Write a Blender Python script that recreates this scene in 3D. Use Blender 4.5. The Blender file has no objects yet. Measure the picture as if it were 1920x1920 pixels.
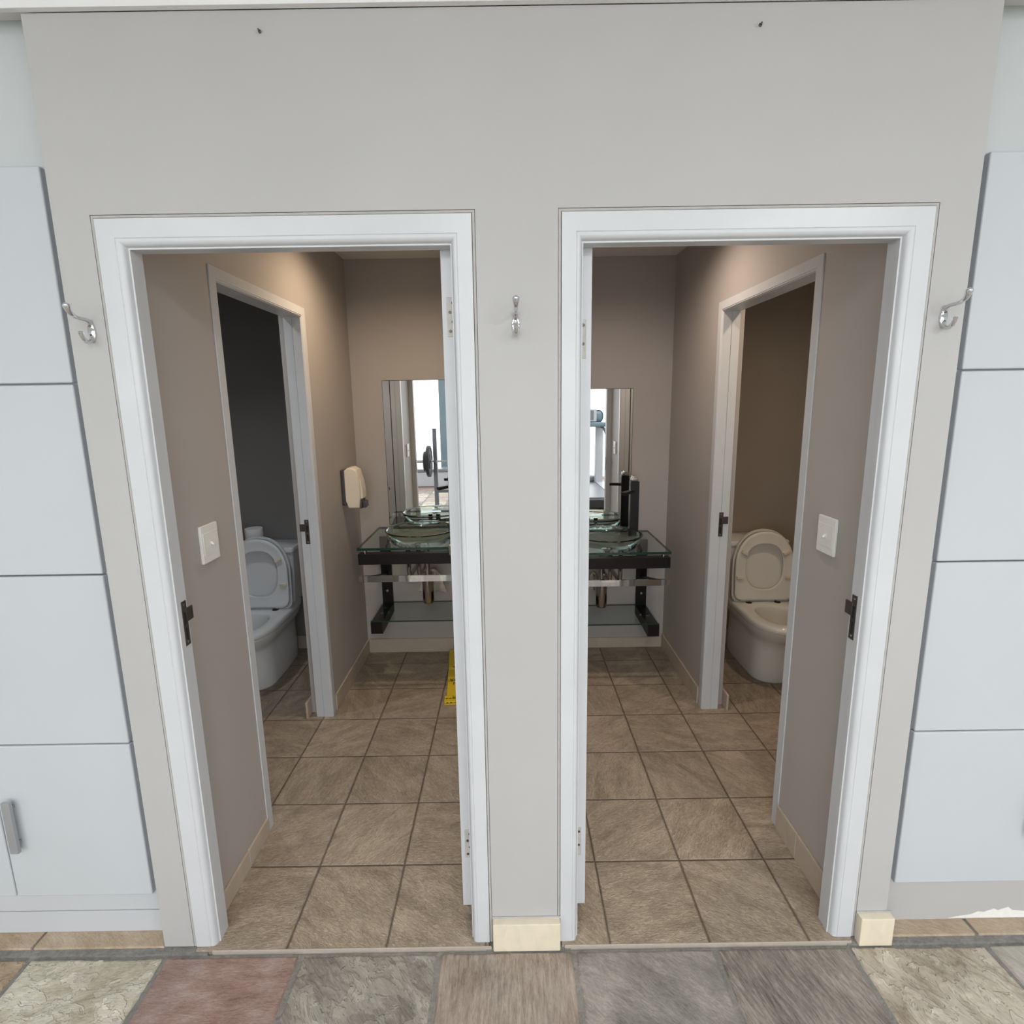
import bpy, bmesh, math, random
from mathutils import Vector, Matrix, noise
random.seed(7)
PI = math.pi
scn = bpy.context.scene
col = scn.collection

# ------------------------------------------------------------------ measured layout (metres)
XL, XR = 0.0272, 2.0046            # inner faces of the outer washroom side walls
DL, DR = 1.983, 2.006              # back walls
HC = 2.484                         # washroom ceiling
WL, WR, HW = -0.094, 2.1193, 2.51  # front wall block
FA = (0.0048, 0.9071); FB = (1.1239, 2.0192); FH = 2.08
ND = 0.051                         # niche depth (cabinet face)
TS = 0.3051
YT = 2.065                          # back wall of the toilet rooms

# ------------------------------------------------------------------ materials
def new_mat(name):
    m = bpy.data.materials.new(name); m.use_nodes = True
    nt = m.node_tree
    return m, nt, nt.nodes['Principled BSDF']
def N(nt, t, **kw):
    n = nt.nodes.new(t)
    for k, v in kw.items(): setattr(n, k, v)
    return n
def L(nt, a, b): nt.links.new(a, b)
def rgb(c): return (c[0], c[1], c[2], 1.0)
def s2l(*c): return tuple(((x/255)/12.92 if x/255 <= .04045 else ((x/255+.055)/1.055)**2.4) for x in c)
def coords(nt, scale=(1, 1, 1), rot=(0, 0, 0)):
    tc = N(nt, 'ShaderNodeTexCoord'); mp = N(nt, 'ShaderNodeMapping')
    m0 = N(nt, 'ShaderNodeMapping'); m0.inputs['Rotation'].default_value = rot
    mp.inputs['Scale'].default_value = scale
    L(nt, tc.outputs['Object'], m0.inputs['Vector']); L(nt, m0.outputs['Vector'], mp.inputs['Vector']); return mp.outputs['Vector']
def ntex(nt, vec, scale, detail=3, rough=.55, dist=0):
    n = N(nt, 'ShaderNodeTexNoise'); n.inputs['Scale'].default_value = scale
    n.inputs['Detail'].default_value = detail; n.inputs['Roughness'].default_value = rough
    n.inputs['Distortion'].default_value = dist
    L(nt, vec, n.inputs['Vector']); return n.outputs['Fac']
def ramp(nt, fac, stops):
    r = N(nt, 'ShaderNodeValToRGB'); e = r.color_ramp.elements
    e[0].position, e[0].color = stops[0][0], rgb(stops[0][1])
    e[1].position, e[1].color = stops[-1][0], rgb(stops[-1][1])
    for p, c in stops[1:-1]:
        x = e.new(p); x.color = rgb(c)
    L(nt, fac, r.inputs['Fac']); return r.outputs['Color']
def bump(nt, bs, h, strength, dist=.002):
    b = N(nt, 'ShaderNodeBump'); b.inputs['Strength'].default_value = strength
    b.inputs['Distance'].default_value = dist
    L(nt, h, b.inputs['Height']); L(nt, b.outputs['Normal'], bs.inputs['Normal'])
def mul(c, k): return tuple(min(1, x*k) for x in c)

def paint(name, c, rough=.5, var=.05, nscale=2.5, bstr=.12, bscale=160, spec=.4):
    m, nt, bs = new_mat(name); v = coords(nt)
    f = ntex(nt, v, nscale, 4)
    cc = ramp(nt, f, [(.3, mul(c, 1-var)), (.7, mul(c, 1+var))])
    L(nt, cc, bs.inputs['Base Color']); bs.inputs['Roughness'].default_value = rough
    bs.inputs['Specular IOR Level'].default_value = spec
    bump(nt, bs, ntex(nt, v, bscale, 2), bstr, .001)
    return m
def plain(name, c, rough=.4, metal=0., var=.03, coat=0.):
    m, nt, bs = new_mat(name); v = coords(nt)
    f = ntex(nt, v, 9, 3)
    L(nt, ramp(nt, f, [(.3, mul(c, 1-var)), (.7, mul(c, 1+var))]), bs.inputs['Base Color'])
    bs.inputs['Roughness'].default_value = rough; bs.inputs['Metallic'].default_value = metal
    bs.inputs['Coat Weight'].default_value = coat
    return m
def pane(name, tint, refl_rough=.02, ior=1.5):
    """clear sheet glass: tinted transparency under a fresnel reflection"""
    m = bpy.data.materials.new(name); m.use_nodes = True; nt = m.node_tree
    nt.nodes.clear()
    out = N(nt, 'ShaderNodeOutputMaterial'); mx = N(nt, 'ShaderNodeMixShader')
    tr = N(nt, 'ShaderNodeBsdfTransparent'); gl = N(nt, 'ShaderNodeBsdfGlossy'); fr = N(nt, 'ShaderNodeFresnel')
    tr.inputs['Color'].default_value = rgb(tint); gl.inputs['Roughness'].default_value = refl_rough
    fr.inputs['IOR'].default_value = ior
    ge = N(nt, 'ShaderNodeNewGeometry'); sb = N(nt, 'ShaderNodeMath', operation='SUBTRACT'); sb.inputs[0].default_value = 1.; L(nt, ge.outputs['Backfacing'], sb.inputs[1])
    ml = N(nt, 'ShaderNodeMath', operation='MULTIPLY'); L(nt, fr.outputs[0], ml.inputs[0]); L(nt, sb.outputs[0], ml.inputs[1])
    L(nt, ml.outputs[0], mx.inputs[0]); L(nt, tr.outputs[0], mx.inputs[1]); L(nt, gl.outputs[0], mx.inputs[2])
    L(nt, mx.outputs[0], out.inputs['Surface'])
    return m

M = {}
M['wall_out'] = paint('greige_wall_paint', (.455, .448, .442), .55, .03, 1.6, .15, 220)
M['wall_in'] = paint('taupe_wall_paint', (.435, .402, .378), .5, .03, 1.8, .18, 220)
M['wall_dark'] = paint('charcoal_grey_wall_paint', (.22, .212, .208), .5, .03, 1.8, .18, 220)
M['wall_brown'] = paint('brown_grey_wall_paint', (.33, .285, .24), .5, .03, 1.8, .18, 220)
M['niche'] = paint('pale_grey_paint', (.53, .56, .56), .55, .03, 2, .12, 220)
M['ceil'] = paint('ceiling_white', (.80, .80, .80), .7, .02, 2, .1, 90)
M['ceil_in'] = paint('ceiling_board_white', (.78, .75, .74), .7, .04, 2, .1, 90)
M['trim'] = paint('white_gloss_paint', (.585, .60, .62), .33, .03, 5, .08, 60, .5)
M['caulk'] = paint('plaster_bead', (.43, .415, .40), .7, .08, 30, .5, 70)
M['cab'] = paint('white_melamine', (.52, .55, .575), .38, .015, 1.5, .03, 300, .4)
M['plinth'] = paint('white_plinth_board', (.53, .545, .57), .45, .02, 3, .05, 200)
M['steel'] = plain('brushed_grey_handle', (.40, .41, .43), .42, .55, .02)
M['chrome'] = plain('chrome', (.66, .67, .69), .07, 1., .01)
M['satin'] = plain('satin_chrome', (.62, .60, .57), .22, 1., .02)
M['bronze'] = plain('dark_bronze_plate', (.13, .11, .10), .4, .8, .25)
M['brass'] = plain('aged_brass', (.42, .34, .24), .25, 1., .05)
M['old_paint'] = paint('worn_painted_steel', (.50, .475, .45), .45, .12, 60, .3, 90)
M['dark_chrome'] = plain('dark_grey_chrome', (.40, .39, .38), .12, 1., .02)  # even, darker chrome tone for the pipes and traps
M['hole'] = plain('dark_recess', (.012, .011, .012), .8)
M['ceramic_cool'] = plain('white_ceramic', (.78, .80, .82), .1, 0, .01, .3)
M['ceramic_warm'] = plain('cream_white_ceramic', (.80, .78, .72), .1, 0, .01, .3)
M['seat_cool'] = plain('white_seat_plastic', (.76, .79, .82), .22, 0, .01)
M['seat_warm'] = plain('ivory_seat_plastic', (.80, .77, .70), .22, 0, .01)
M['bumper'] = plain('cream_rubber', (.80, .75, .58), .5)
M['black_plastic'] = plain('black_plastic', (.015, .016, .018), .35)
M['paper'] = plain('tissue_paper', (.80, .79, .80), .9)
M['switch'] = plain('white_switch_plastic', (.82, .81, .78), .3)
M['disp'] = plain('ivory_dispenser_plastic', (.78, .70, .58), .35)
M['disp_back'] = plain('charcoal_plastic', (.05, .05, .055), .4)
M['blackmetal'] = plain('matte_black_tap', (.022, .02, .024), .28, .3)
M['rag'] = paint('grey_rag_cloth', (.60, .54, .48), .9, .12, 40, .5, 200)
M['yellow'] = plain('yellow_sign_plastic', (.78, .56, .02), .32, 0, .04)
M['ink'] = plain('black_sign_ink', (.02, .015, .012), .5)
M['ink_red'] = plain('dark_red_sign_ink', (.14, .02, .01), .5)
M['lamp_trim'] = plain('white_lamp_trim', (.8, .8, .8), .4)
M['rubber'] = plain('black_rubber', (.02, .02, .022), .6)
M['gym_grey'] = plain('grey_powder_coat', (.20, .205, .22), .4, .2)
M['gym_silver'] = plain('silver_plastic', (.50, .51, .54), .35, .2)
M['teal_post'] = paint('blue_grey_frame_paint', (.16, .22, .25), .5)
M['pad'] = plain('black_vinyl', (.02, .018, .018), .4)
M['bounce_ground'] = paint('pale_bounce_ground', (.60, .60, .57), .9, .08, 1.2, .3, 30)  # outside ground toned pale to bounce daylight up to the ceiling
M['dirt'] = paint('dark_stain', (.10, .09, .085), .8)
M['peel'] = paint('bare_white_plaster', (.80, .79, .76), .8, .05, 60, .6, 120)

def dark_wood():
    m, nt, bs = new_mat('wenge_wood'); v = coords(nt, (3, 40, 40))
    f = ntex(nt, v, 4, 5, .6, .4)
    L(nt, ramp(nt, f, [(.25, (.006, .004, .005)), (.75, (.016, .010, .011))]), bs.inputs['Base Color'])
    bs.inputs['Roughness'].default_value = .42; bs.inputs['Specular IOR Level'].default_value = .25; return m
M['wenge'] = dark_wood()

def cream_tile(name, c):
    m, nt, bs = new_mat(name); v = coords(nt, (2, 2, 1), (0, 0, .5))
    f = ntex(nt, v, 14, 6, .65, .6)
    L(nt, ramp(nt, f, [(.25, mul(c, .90)), (.55, c), (.8, mul(c, 1.08))]), bs.inputs['Base Color'])
    bs.inputs['Roughness'].default_value = .6
    bump(nt, bs, f, .25, .002); return m
M['skirt'] = cream_tile('cream_skirting_tile', (.50, .42, .335))
M['skirt_bright'] = cream_tile('pale_yellow_skirting_tile', (.74, .66, .51))
M['tile_edge'] = cream_tile('pale_tile_edge', (.44, .39, .33))
M['grout_pale'] = plain('pale_grout', (.55, .52, .48), .9)

def floor_tile(name, ox, oy):
    """square ceramic tiles with a cleft-slate face, thin grout lines"""
    m, nt, bs = new_mat(name)
    tc = N(nt, 'ShaderNodeTexCoord'); sx = N(nt, 'ShaderNodeSeparateXYZ'); L(nt, tc.outputs['Object'], sx.inputs[0])
    def mt(op, a, b=None, c=None):
        n = N(nt, 'ShaderNodeMath', operation=op)
        for i, q in enumerate((a, b, c)):
            if q is None: continue
            if isinstance(q, (int, float)): n.inputs[i].default_value = q
            else: L(nt, q, n.inputs[i])
        return n.outputs[0]
    ux = mt('DIVIDE', mt('SUBTRACT', sx.outputs[0], ox), TS); uy = mt('DIVIDE', mt('SUBTRACT', sx.outputs[1], oy), TS)
    ix, iy = mt('FLOOR', ux), mt('FLOOR', uy)
    fx, fy = mt('SUBTRACT', ux, ix), mt('SUBTRACT', uy, iy)
    dx = mt('MINIMUM', fx, mt('SUBTRACT', 1., fx)); dy = mt('MINIMUM', fy, mt('SUBTRACT', 1., fy))
    d = mt('MINIMUM', dx, dy)
    cmb = N(nt, 'ShaderNodeCombineXYZ'); L(nt, ix, cmb.inputs[0]); L(nt, iy, cmb.inputs[1])
    wn = N(nt, 'ShaderNodeTexWhiteNoise', noise_dimensions='2D'); L(nt, cmb.outputs[0], wn.inputs['Vector'])
    rnd = wn.outputs['Value']
    # per tile rotation of the face texture
    rot = N(nt, 'ShaderNodeVectorRotate', rotation_type='Z_AXIS'); L(nt, tc.outputs['Object'], rot.inputs['Vector'])
    L(nt, mt('MULTIPLY', rnd, 6.28), rot.inputs['Angle'])
    off = N(nt, 'ShaderNodeVectorMath', operation='ADD'); L(nt, rot.outputs[0], off.inputs[0])
    off2 = N(nt, 'ShaderNodeVectorMath', operation='SCALE'); L(nt, wn.outputs['Color'], off2.inputs[0]); off2.inputs['Scale'].default_value = 9.
    L(nt, off2.outputs[0], off.inputs[1])
    mp = N(nt, 'ShaderNodeMapping'); mp.inputs['Scale'].default_value = (1, 2.6, 1); L(nt, off.outputs[0], mp.inputs['Vector'])
    fine = ntex(nt, mp.outputs[0], 62, 5, .62, 1.1)
    big = ntex(nt, mp.outputs[0], 7, 4, .6, .6)
    cl = ramp(nt, mt('ADD', mt('MULTIPLY', fine, .55), mt('MULTIPLY', big, .45)),
              [(.36, (.25, .198, .145)), (.5, (.385, .312, .236)), (.62, (.52, .43, .335))])
    hs = N(nt, 'ShaderNodeHueSaturation'); L(nt, cl, hs.inputs['Color'])
    L(nt, mt('MULTIPLY_ADD', rnd, .16, .92), hs.inputs['Value'])
    g = mt('LESS_THAN', d, .0055)
    mx = N(nt, 'ShaderNodeMix', data_type='RGBA'); L(nt, g, mx.inputs['Factor']); L(nt, hs.outputs[0], mx.inputs['A'])
    mx.inputs['B'].default_value = rgb((.18, .145, .112)); L(nt, mx.outputs['Result'], bs.inputs['Base Color'])
    bs.inputs['Roughness'].default_value = .48; bs.inputs['Specular IOR Level'].default_value = .35
    edge = mt('MINIMUM', mt('MULTIPLY', d, 55.), 1.)
    h = mt('ADD', mt('MULTIPLY', fine, .8), mt('ADD', mt('MULTIPLY', big, .3), mt('MULTIPLY', edge, 1.1)))
    bump(nt, bs, h, 1., .0075)
    return m

def stone(name, cs, ang, stretch=3.5, scale=16, rough=.62, layer=0):
    m, nt, bs = new_mat(name); v = coords(nt, (1, stretch, 1), (0, 0, ang))
    v2 = coords(nt)
    f = ntex(nt, v, scale, 8, .7, .35); b = ntex(nt, v2, 5.5, 4, .6, .5); g = ntex(nt, v, 75, 5, .75, .2)
    def mt(op, a, b):
        n = N(nt, 'ShaderNodeMath', operation=op)
        for i, q in enumerate((a, b)):
            if isinstance(q, (int, float)): n.inputs[i].default_value = q
            else: L(nt, q, n.inputs[i])
        return n.outputs[0]
    t = mt('ADD', mt('MULTIPLY', f, .42), mt('ADD', mt('MULTIPLY', b, .28), mt('MULTIPLY', g, .30)))
    base = ramp(nt, t, [(.38, cs[0]), (.5, cs[1]), (.60, cs[2])])
    bs.inputs['Roughness'].default_value = rough; bs.inputs['Specular IOR Level'].default_value = .3
    v3 = coords(nt, (1, 1.9, 1), (0, 0, ang)); lay = ntex(nt, v3, 7.5, 5, .6, .5)
    if layer:
        # cleft layers: flaked plates paler than the bed, rim colour paints lit edges
        mk = ramp(nt, lay, [(.475, (0, 0, 0)), (.49, (.55, .55, .55)), (.58, (.55, .55, .55)), (.592, (1, 1, 1))])
        rim = ramp(nt, lay, [(.465, (0, 0, 0)), (.482, (1, 1, 1)), (.50, (0, 0, 0)), (.575, (0, 0, 0)), (.590, (1, 1, 1)), (.61, (0, 0, 0))])
        m1 = N(nt, 'ShaderNodeMix', data_type='RGBA'); L(nt, mt('MULTIPLY', mk, layer), m1.inputs['Factor']); L(nt, base, m1.inputs['A']); m1.inputs['B'].default_value = rgb(mul(cs[2], 1.12))
        m2 = N(nt, 'ShaderNodeMix', data_type='RGBA'); L(nt, mt('MULTIPLY', rim, layer*.8), m2.inputs['Factor']); L(nt, m1.outputs['Result'], m2.inputs['A']); m2.inputs['B'].default_value = rgb(mul(cs[2], 1.3))
        base = m2.outputs['Result']
        b2 = N(nt, 'ShaderNodeBump'); b2.inputs['Strength'].default_value = 1.; b2.inputs['Distance'].default_value = .007
        L(nt, mk, b2.inputs['Height'])
    L(nt, base, bs.inputs['Base Color'])
    if layer:
        b1 = N(nt, 'ShaderNodeBump'); b1.inputs['Strength'].default_value = .9; b1.inputs['Distance'].default_value = .006
        L(nt, mt('ADD', f, mt('MULTIPLY', g, .5)), b1.inputs['Height']); L(nt, b2.outputs['Normal'], b1.inputs['Normal']); L(nt, b1.outputs['Normal'], bs.inputs['Normal'])
        return m
    bump(nt, bs, mt('ADD', f, mt('MULTIPLY', g, .5)), .9, .006)
    return m
STONES = [
    stone('sandy_stone', (s2l(150,128,104), s2l(180,158,132), s2l(200,182,158)), -.1, 3, 12, layer=.3),
    stone('buff_stone', (s2l(158,146,122), s2l(194,186,164), s2l(216,210,196)), -.12, 2.6, 9, layer=.6),
    stone('plum_red_stone', (s2l(126,100,93), s2l(158,132,122), s2l(176,158,152)), -.08, 3, 10),
    stone('grey_green_stone', (s2l(106,101,94), s2l(146,141,132), s2l(176,171,160)), .80, 5, 13, layer=.7),
    stone('tan_grey_stone', (s2l(128,114,102), s2l(170,156,143), s2l(196,184,171)), 1.57, 6, 15),
    stone('slate_grey_stone', (s2l(116,110,106), s2l(148,143,138), s2l(178,170,162)), .68, 2.6, 9),
    stone('mauve_grey_stone', (s2l(96,88,86), s2l(152,142,134), s2l(190,180,170)), 1.28, 7, 15),
    stone('beige_cleft_stone', (s2l(136,122,104), s2l(180,168,150), s2l(208,198,182)), 1.19, 2.6, 8, layer=.5),
    stone('pale_grey_stone', (s2l(158,150,138), s2l(186,178,166), s2l(204,198,186)), 1.1, 3.5, 12),
]
M['strip_tile'] = stone('sandstone_strip_tile', (s2l(160,140,116), s2l(184,164,140), s2l(200,184,162)), .5, 2.5, 14)
M['mortar'] = stone('grey_mortar', (s2l(118,116,112), s2l(140,137,132), s2l(156,153,147)), 0, 1, 60, .9)

def mirror_mat():
    m, nt, bs = new_mat('mirror_silver'); v = coords(nt)
    f = ntex(nt, v, 5, 1)
    L(nt, ramp(nt, f, [(.3, (.86, .88, .88)), (.7, (.88, .90, .90))]), bs.inputs['Base Color'])
    bs.inputs['Metallic'].default_value = 1; bs.inputs['Roughness'].default_value = .01
    return m
M['mirror'] = mirror_mat()
M['sheet'] = pane('green_sheet_glass', (.90, .955, .935))
M['sheet_grey'] = pane('grey_sheet_glass', (.84, .88, .88), .05)
M['sheet_edge'] = plain('green_glass_edge', (.012, .045, .036), .1)
def bowl_glass():
    m, nt, bs = new_mat('aqua_basin_glass'); v = coords(nt)
    f = ntex(nt, v, 4, 2)
    L(nt, ramp(nt, f, [(.3, (.86, .965, .93)), (.7, (.88, .975, .94))]), bs.inputs['Base Color'])
    bs.inputs['Transmission Weight'].default_value = 1; bs.inputs['Roughness'].default_value = .01
    bs.inputs['IOR'].default_value = 1.48; return m
M['bowl'] = bowl_glass()

# ------------------------------------------------------------------ mesh helper
class MB:
    def __init__(s): s.v = []; s.f = []; s.m = []; s.sm = []; s.wn = False
    def add(s, vs, fs, mi=0, smooth=False):
        b = len(s.v); s.v += [tuple(v) for v in vs]
        for f in fs: s.f.append([b+i for i in f]); s.m.append(mi); s.sm.append(smooth)
        return s
    def box(s, x0, x1, y0, y1, z0, z1, bev=0, mi=0, seg=2):
        bm = bmesh.new(); bmesh.ops.create_cube(bm, size=1)
        for v in bm.verts:
            v.co = Vector(((x0+x1)/2+v.co.x*(x1-x0), (y0+y1)/2+v.co.y*(y1-y0), (z0+z1)/2+v.co.z*(z1-z0)))
        if bev: s.wn = True
        if bev: bmesh.ops.bevel(bm, geom=bm.edges[:], offset=bev, segments=seg, profile=.5, affect='EDGES')
        return s.bm(bm, mi, bool(bev))
    def bm(s, bm, mi=0, smooth=False):
        bm.verts.index_update()
        s.add([v.co.copy() for v in bm.verts], [[v.index for v in f.verts] for f in bm.faces], mi, smooth); bm.free(); return s
    def lathe(s, prof, c, ax='Z', seg=32, mi=0):
        """prof = [(r, h)...] about the axis through c"""
        c = Vector(c); vs = []; fs = []
        for r, h in prof:
            for i in range(seg):
                a = 2*PI*i/seg; p, q = r*math.cos(a), r*math.sin(a)
                vs.append(c+Vector({'Z': (p, q, h), 'X': (h, p, q), 'Y': (q, h, p)}[ax]))
        for k in range(len(prof)-1):
            for i in range(seg):
                j = (i+1) % seg; fs.append((k*seg+i, k*seg+j, (k+1)*seg+j, (k+1)*seg+i))
        if prof[0][0] > 1e-5: fs.append(tuple(range(seg))[::-1])
        if prof[-1][0] > 1e-5: fs.append(tuple((len(prof)-1)*seg+i for i in range(seg)))
        return s.add(vs, fs, mi, True)
    def tube(s, pts, r, seg=12, mi=0, flat=None):
        """round tube along points; r may be a list; flat = (a, b) scales of the cross-section"""
        pts = [Vector(p) for p in pts]; n = len(pts); rs = r if isinstance(r, (list, tuple)) else [r]*n
        vs = []; fs = []; up = None
        for i in range(n):
            t = (pts[min(i+1, n-1)]-pts[max(i-1, 0)]).normalized()
            if up is None:
                up = Vector((0, 0, 1)) if abs(t.z) < .9 else Vector((1, 0, 0))
            a = t.cross(up).normalized(); b = a.cross(t).normalized(); up = b
            for k in range(seg):
                th = 2*PI*k/seg
                vs.append(pts[i]+a*math.cos(th)*rs[i]*(flat[0] if flat else 1)+b*math.sin(th)*rs[i]*(flat[1] if flat else 1))
        for i in range(n-1):
            for k in range(seg):
                j = (k+1) % seg; fs.append((i*seg+k, i*seg+j, (i+1)*seg+j, (i+1)*seg+k))
        fs.append(tuple(range(seg))[::-1]); fs.append(tuple((n-1)*seg+k for k in range(seg)))
        return s.add(vs, fs, mi, True)
    def loft(s, loops, cap0=True, cap1=True, mi=0, smooth=True, closed=False):
        n = len(loops[0]); vs = [p for lp in loops for p in lp]; fs = []
        K = len(loops)
        for k in range(K if closed else K-1):
            k2 = (k+1) % K
            for i in range(n):
                j = (i+1) % n; fs.append((k*n+i, k*n+j, k2*n+j, k2*n+i))
        if cap0 and not closed: fs.append(tuple(range(n))[::-1])
        if cap1 and not closed: fs.append(tuple((K-1)*n+i for i in range(n)))
        return s.add(vs, fs, mi, smooth)
    def prism(s, poly, h0, h1, ax='Z', mi=0, smooth=False):
        def P(a, b, h): return {'Z': (a, b, h), 'X': (h, a, b), 'Y': (a, h, b)}[ax]
        n = len(poly); vs = [P(a, b, h0) for a, b in poly]+[P(a, b, h1) for a, b in poly]
        fs = [(i, (i+1) % n, n+(i+1) % n, n+i) for i in range(n)]
        s.add(vs, fs, mi, smooth); s.add(vs[:n], [tuple(range(n))[::-1]], mi); s.add(vs[n:], [tuple(range(n))], mi)
        return s
    def xf(s, mat, start=0):
        s.v[start:] = [tuple(mat @ Vector(v)) for v in s.v[start:]]; return s
    def build(s, name, mats, parent=None, angle=38):
        me = bpy.data.meshes.new(name)
        me.from_pydata(s.v, [], s.f); me.validate()
        if not isinstance(mats, (list, tuple)): mats = [mats]
        for m in mats: me.materials.append(M[m] if isinstance(m, str) else m)
        if len(me.polygons) == len(s.f):
            for p, mi, sm in zip(me.polygons, s.m, s.sm): p.material_index = mi; p.use_smooth = True
        bm = bmesh.new(); bm.from_mesh(me)
        bmesh.ops.remove_doubles(bm, verts=bm.verts, dist=1e-6)
        bmesh.ops.recalc_face_normals(bm, faces=bm.faces); bm.to_mesh(me); bm.free()
        me.set_sharp_from_angle(angle=math.radians(angle))
        o = bpy.data.objects.new(name, me); col.objects.link(o)
        if s.wn:
            wm = o.modifiers.new('weighted_normals', 'WEIGHTED_NORMAL'); wm.keep_sharp = True; wm.weight = 80
        if parent:
            o.parent = parent
            w = parent_world(parent)
            o.matrix_parent_inverse = w.inverted()
        return o
def parent_world(p):
    w = Matrix.LocRotScale(p.location, p.rotation_euler, p.scale)
    if p.parent: w = parent_world(p.parent) @ p.matrix_parent_inverse @ w
    return w
def tag(o, label=None, cat=None, group=None, kind=None):
    if label: o['label'] = label
    if cat: o['category'] = cat
    if group: o['group'] = group
    if kind: o['kind'] = kind
    return o
def empty(name, loc, label, cat, group=None):
    o = bpy.data.objects.new(name, None); col.objects.link(o); o.location = loc
    o.empty_display_size = .05
    return tag(o, label, cat, group)
def struct(mb, name, mats, label, cat, angle=38):
    return tag(mb.build(name, mats, None, angle), label, cat, None, 'structure')
def copy_tree(o, parent=None, delta=None):
    c = o.copy(); col.objects.link(c)
    if parent: c.parent = parent
    if delta is not None: c.location = o.location+Vector(delta)
    for ch in list(o.children): copy_tree(ch, c)
    return c
def arc(cx, cy, r, a0, a1, n):
    return [(cx+r*math.cos(math.radians(a0+(a1-a0)*i/n)), cy+r*math.sin(math.radians(a0+(a1-a0)*i/n))) for i in range(n+1)]

# ================================================================== ROOM SHELL
# --- front wall block with two door openings (opening edges carry a shallow plaster groove)
def front_wall():
    mb = MB(); y0, y1 = 0, .072; g = .009
    xs = [WL, FA[0]-g, FA[1]+g, FB[0]-g, FB[1]+g, WR]
    for a, b in ((0, 1), (2, 3), (4, 5)):
        mb.box(xs[a], xs[b], y0, y1, 0 if a != 2 else 0, HW)
    for a, b in ((1, 2), (3, 4)):
        mb.box(xs[a], xs[b], y0, y1, FH+g, HW)
    # return faces of the block beside the cabinets
    mb.box(WL, WL+.02, y0+.001, .42, 0, HW); mb.box(WR-.02, WR, y0+.001, .42, 0, HW)
    return struct(mb, 'wall_front', 'wall_out', 'greige painted wall that holds both open doorways', 'wall')
front_wall()

def sweep_frame(prof, a0, a1, zt, mapf, mb=None, mi=0):
    """prof (u,v): u grows into the opening, v = depth; mitred at the head"""
    mb = mb or MB(); loops = []
    for u, v in prof:
        loops.append([mapf(a0+u, v, 0), mapf(a0+u, v, zt-u), mapf(a1-u, v, zt-u), mapf(a1-u, v, 0)])
    n = len(prof); vs = [p for lp in loops for p in lp]; fs = []
    for i in range(n):
        j = (i+1) % n
        for k in range(3): fs.append((i*4+k, i*4+k+1, j*4+k+1, j*4+k))
    fs.append([i*4 for i in range(n)]); fs.append([i*4+3 for i in range(n)][::-1])
    return mb.add(vs, fs, mi)
PF = [(0, 0), (.043, 0), (.0445, .0015), (.046, .0005)] + [(.046+.015*math.sin(a), .0005+.014*(1-math.cos(a))) for a in [i*PI/12 for i in range(1, 6)]] + \
     [(.0625, .0165), (.066, .0175), (.066, .0345), (.0625, .0345), (.0625, .0365), (.0645, .0365), (.0645, .064), (0, .064)]
def front_frame(F, name, label):
    def mp(a, v, z):                                  # the hinge jamb is a little narrower than the strike jamb
        if F is FA and 0 < F[1]-a < .1: a = F[1]-(F[1]-a)*.82
        if F is FB and 0 < a-F[0] < .1: a = F[0]+(a-F[0])*.82
        return (a, v-.0015, z)
    mb = sweep_frame(PF, F[0], F[1], FH, mp)
    o = struct(mb, name, 'trim', label, 'door frame', 25)
    bead = MB(); bw = .0055
    for q in (0,):
        pr = [(-.0084, .0028), (-.0074, .0004), (-.0022, .0004), (-.0008, .0024), (-.0006, .02), (-.0084, .02)]
        sweep_frame(pr, F[0], F[1], FH, lambda a, v, z: (a, v, z), bead)
    b = bead.build('plaster_bead', 'caulk', o); b['label'] = 'greige bead of cracked plaster around the frame'
    return o
fr1 = front_frame(FA, 'trim_1', 'white moulded door frame of the left doorway in the front wall')
fr2 = front_frame(FB, 'trim_2', 'white moulded door frame of the right doorway in the front wall')

# --- toilet room frames inside
PT = [(0, 0), (.036, 0), (.0385, .002), (.041, .0015), (.0445, .006), (.046, .008), (.046, .0465), (.0425, .0465), (.0425, .0490), (.0445, .0490), (.0445, .088), (0, .088)]
tfL = (.447, 1.272); tfR = (.430, 1.290); tfH = 2.088
f3 = struct(sweep_frame(PT, *tfL, tfH, lambda a, v, z: (XL+.004-v, a, z)), 'trim_3', 'trim',
            'white door frame in the left washroom side wall opening onto the darker toilet', 'door frame', 25)
f4 = struct(sweep_frame(PT, *tfR, tfH, lambda a, v, z: (XR-.004+v, a, z)), 'trim_4', 'trim',
            'white door frame in the right washroom side wall opening onto the brown toilet', 'door frame', 25)

# --- washroom walls
WT = .123
def side_wall(x0, x1, tf, yb, name, label):
    mb = MB()
    mb.box(x0, x1, .070, tf[0], 0, HC+.03); mb.box(x0, x1, tf[1], yb, 0, HC+.03); mb.box(x0, x1, tf[0], tf[1], tfH, HC+.03)
    return struct(mb, name, 'wall_in', label, 'wall')
side_wall(XL-WT, XL, tfL, DL+.1, 'wall_left', 'taupe side wall of the left washroom with the toilet doorway')
side_wall(XR, XR+WT, tfR, DR+.1, 'wall_right', 'taupe side wall of the right washroom with the toilet doorway')
struct(MB().box(XL-.01, 1.0, DL, DL+.09, 0, HC+.03), 'wall_back_left', 'wall_in', 'taupe end wall behind the left vanity', 'wall')
struct(MB().box(1.03, XR+.01, DR, DR+.09, 0, HC+.03), 'wall_back_right', 'wall_in', 'taupe end wall behind the right vanity', 'wall')
struct(MB().box(.968, 1.062, .070, DR+.09, 0, HC+.03), 'wall_center', 'wall_in', 'taupe party wall between the two washrooms', 'wall')
struct(MB().box(-1.12, XL-WT+.001, YT, YT+.09, 0, HC+.03), 'wall_back_left_toilet', 'wall_dark', 'grey end wall behind the left toilet', 'wall')
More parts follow.
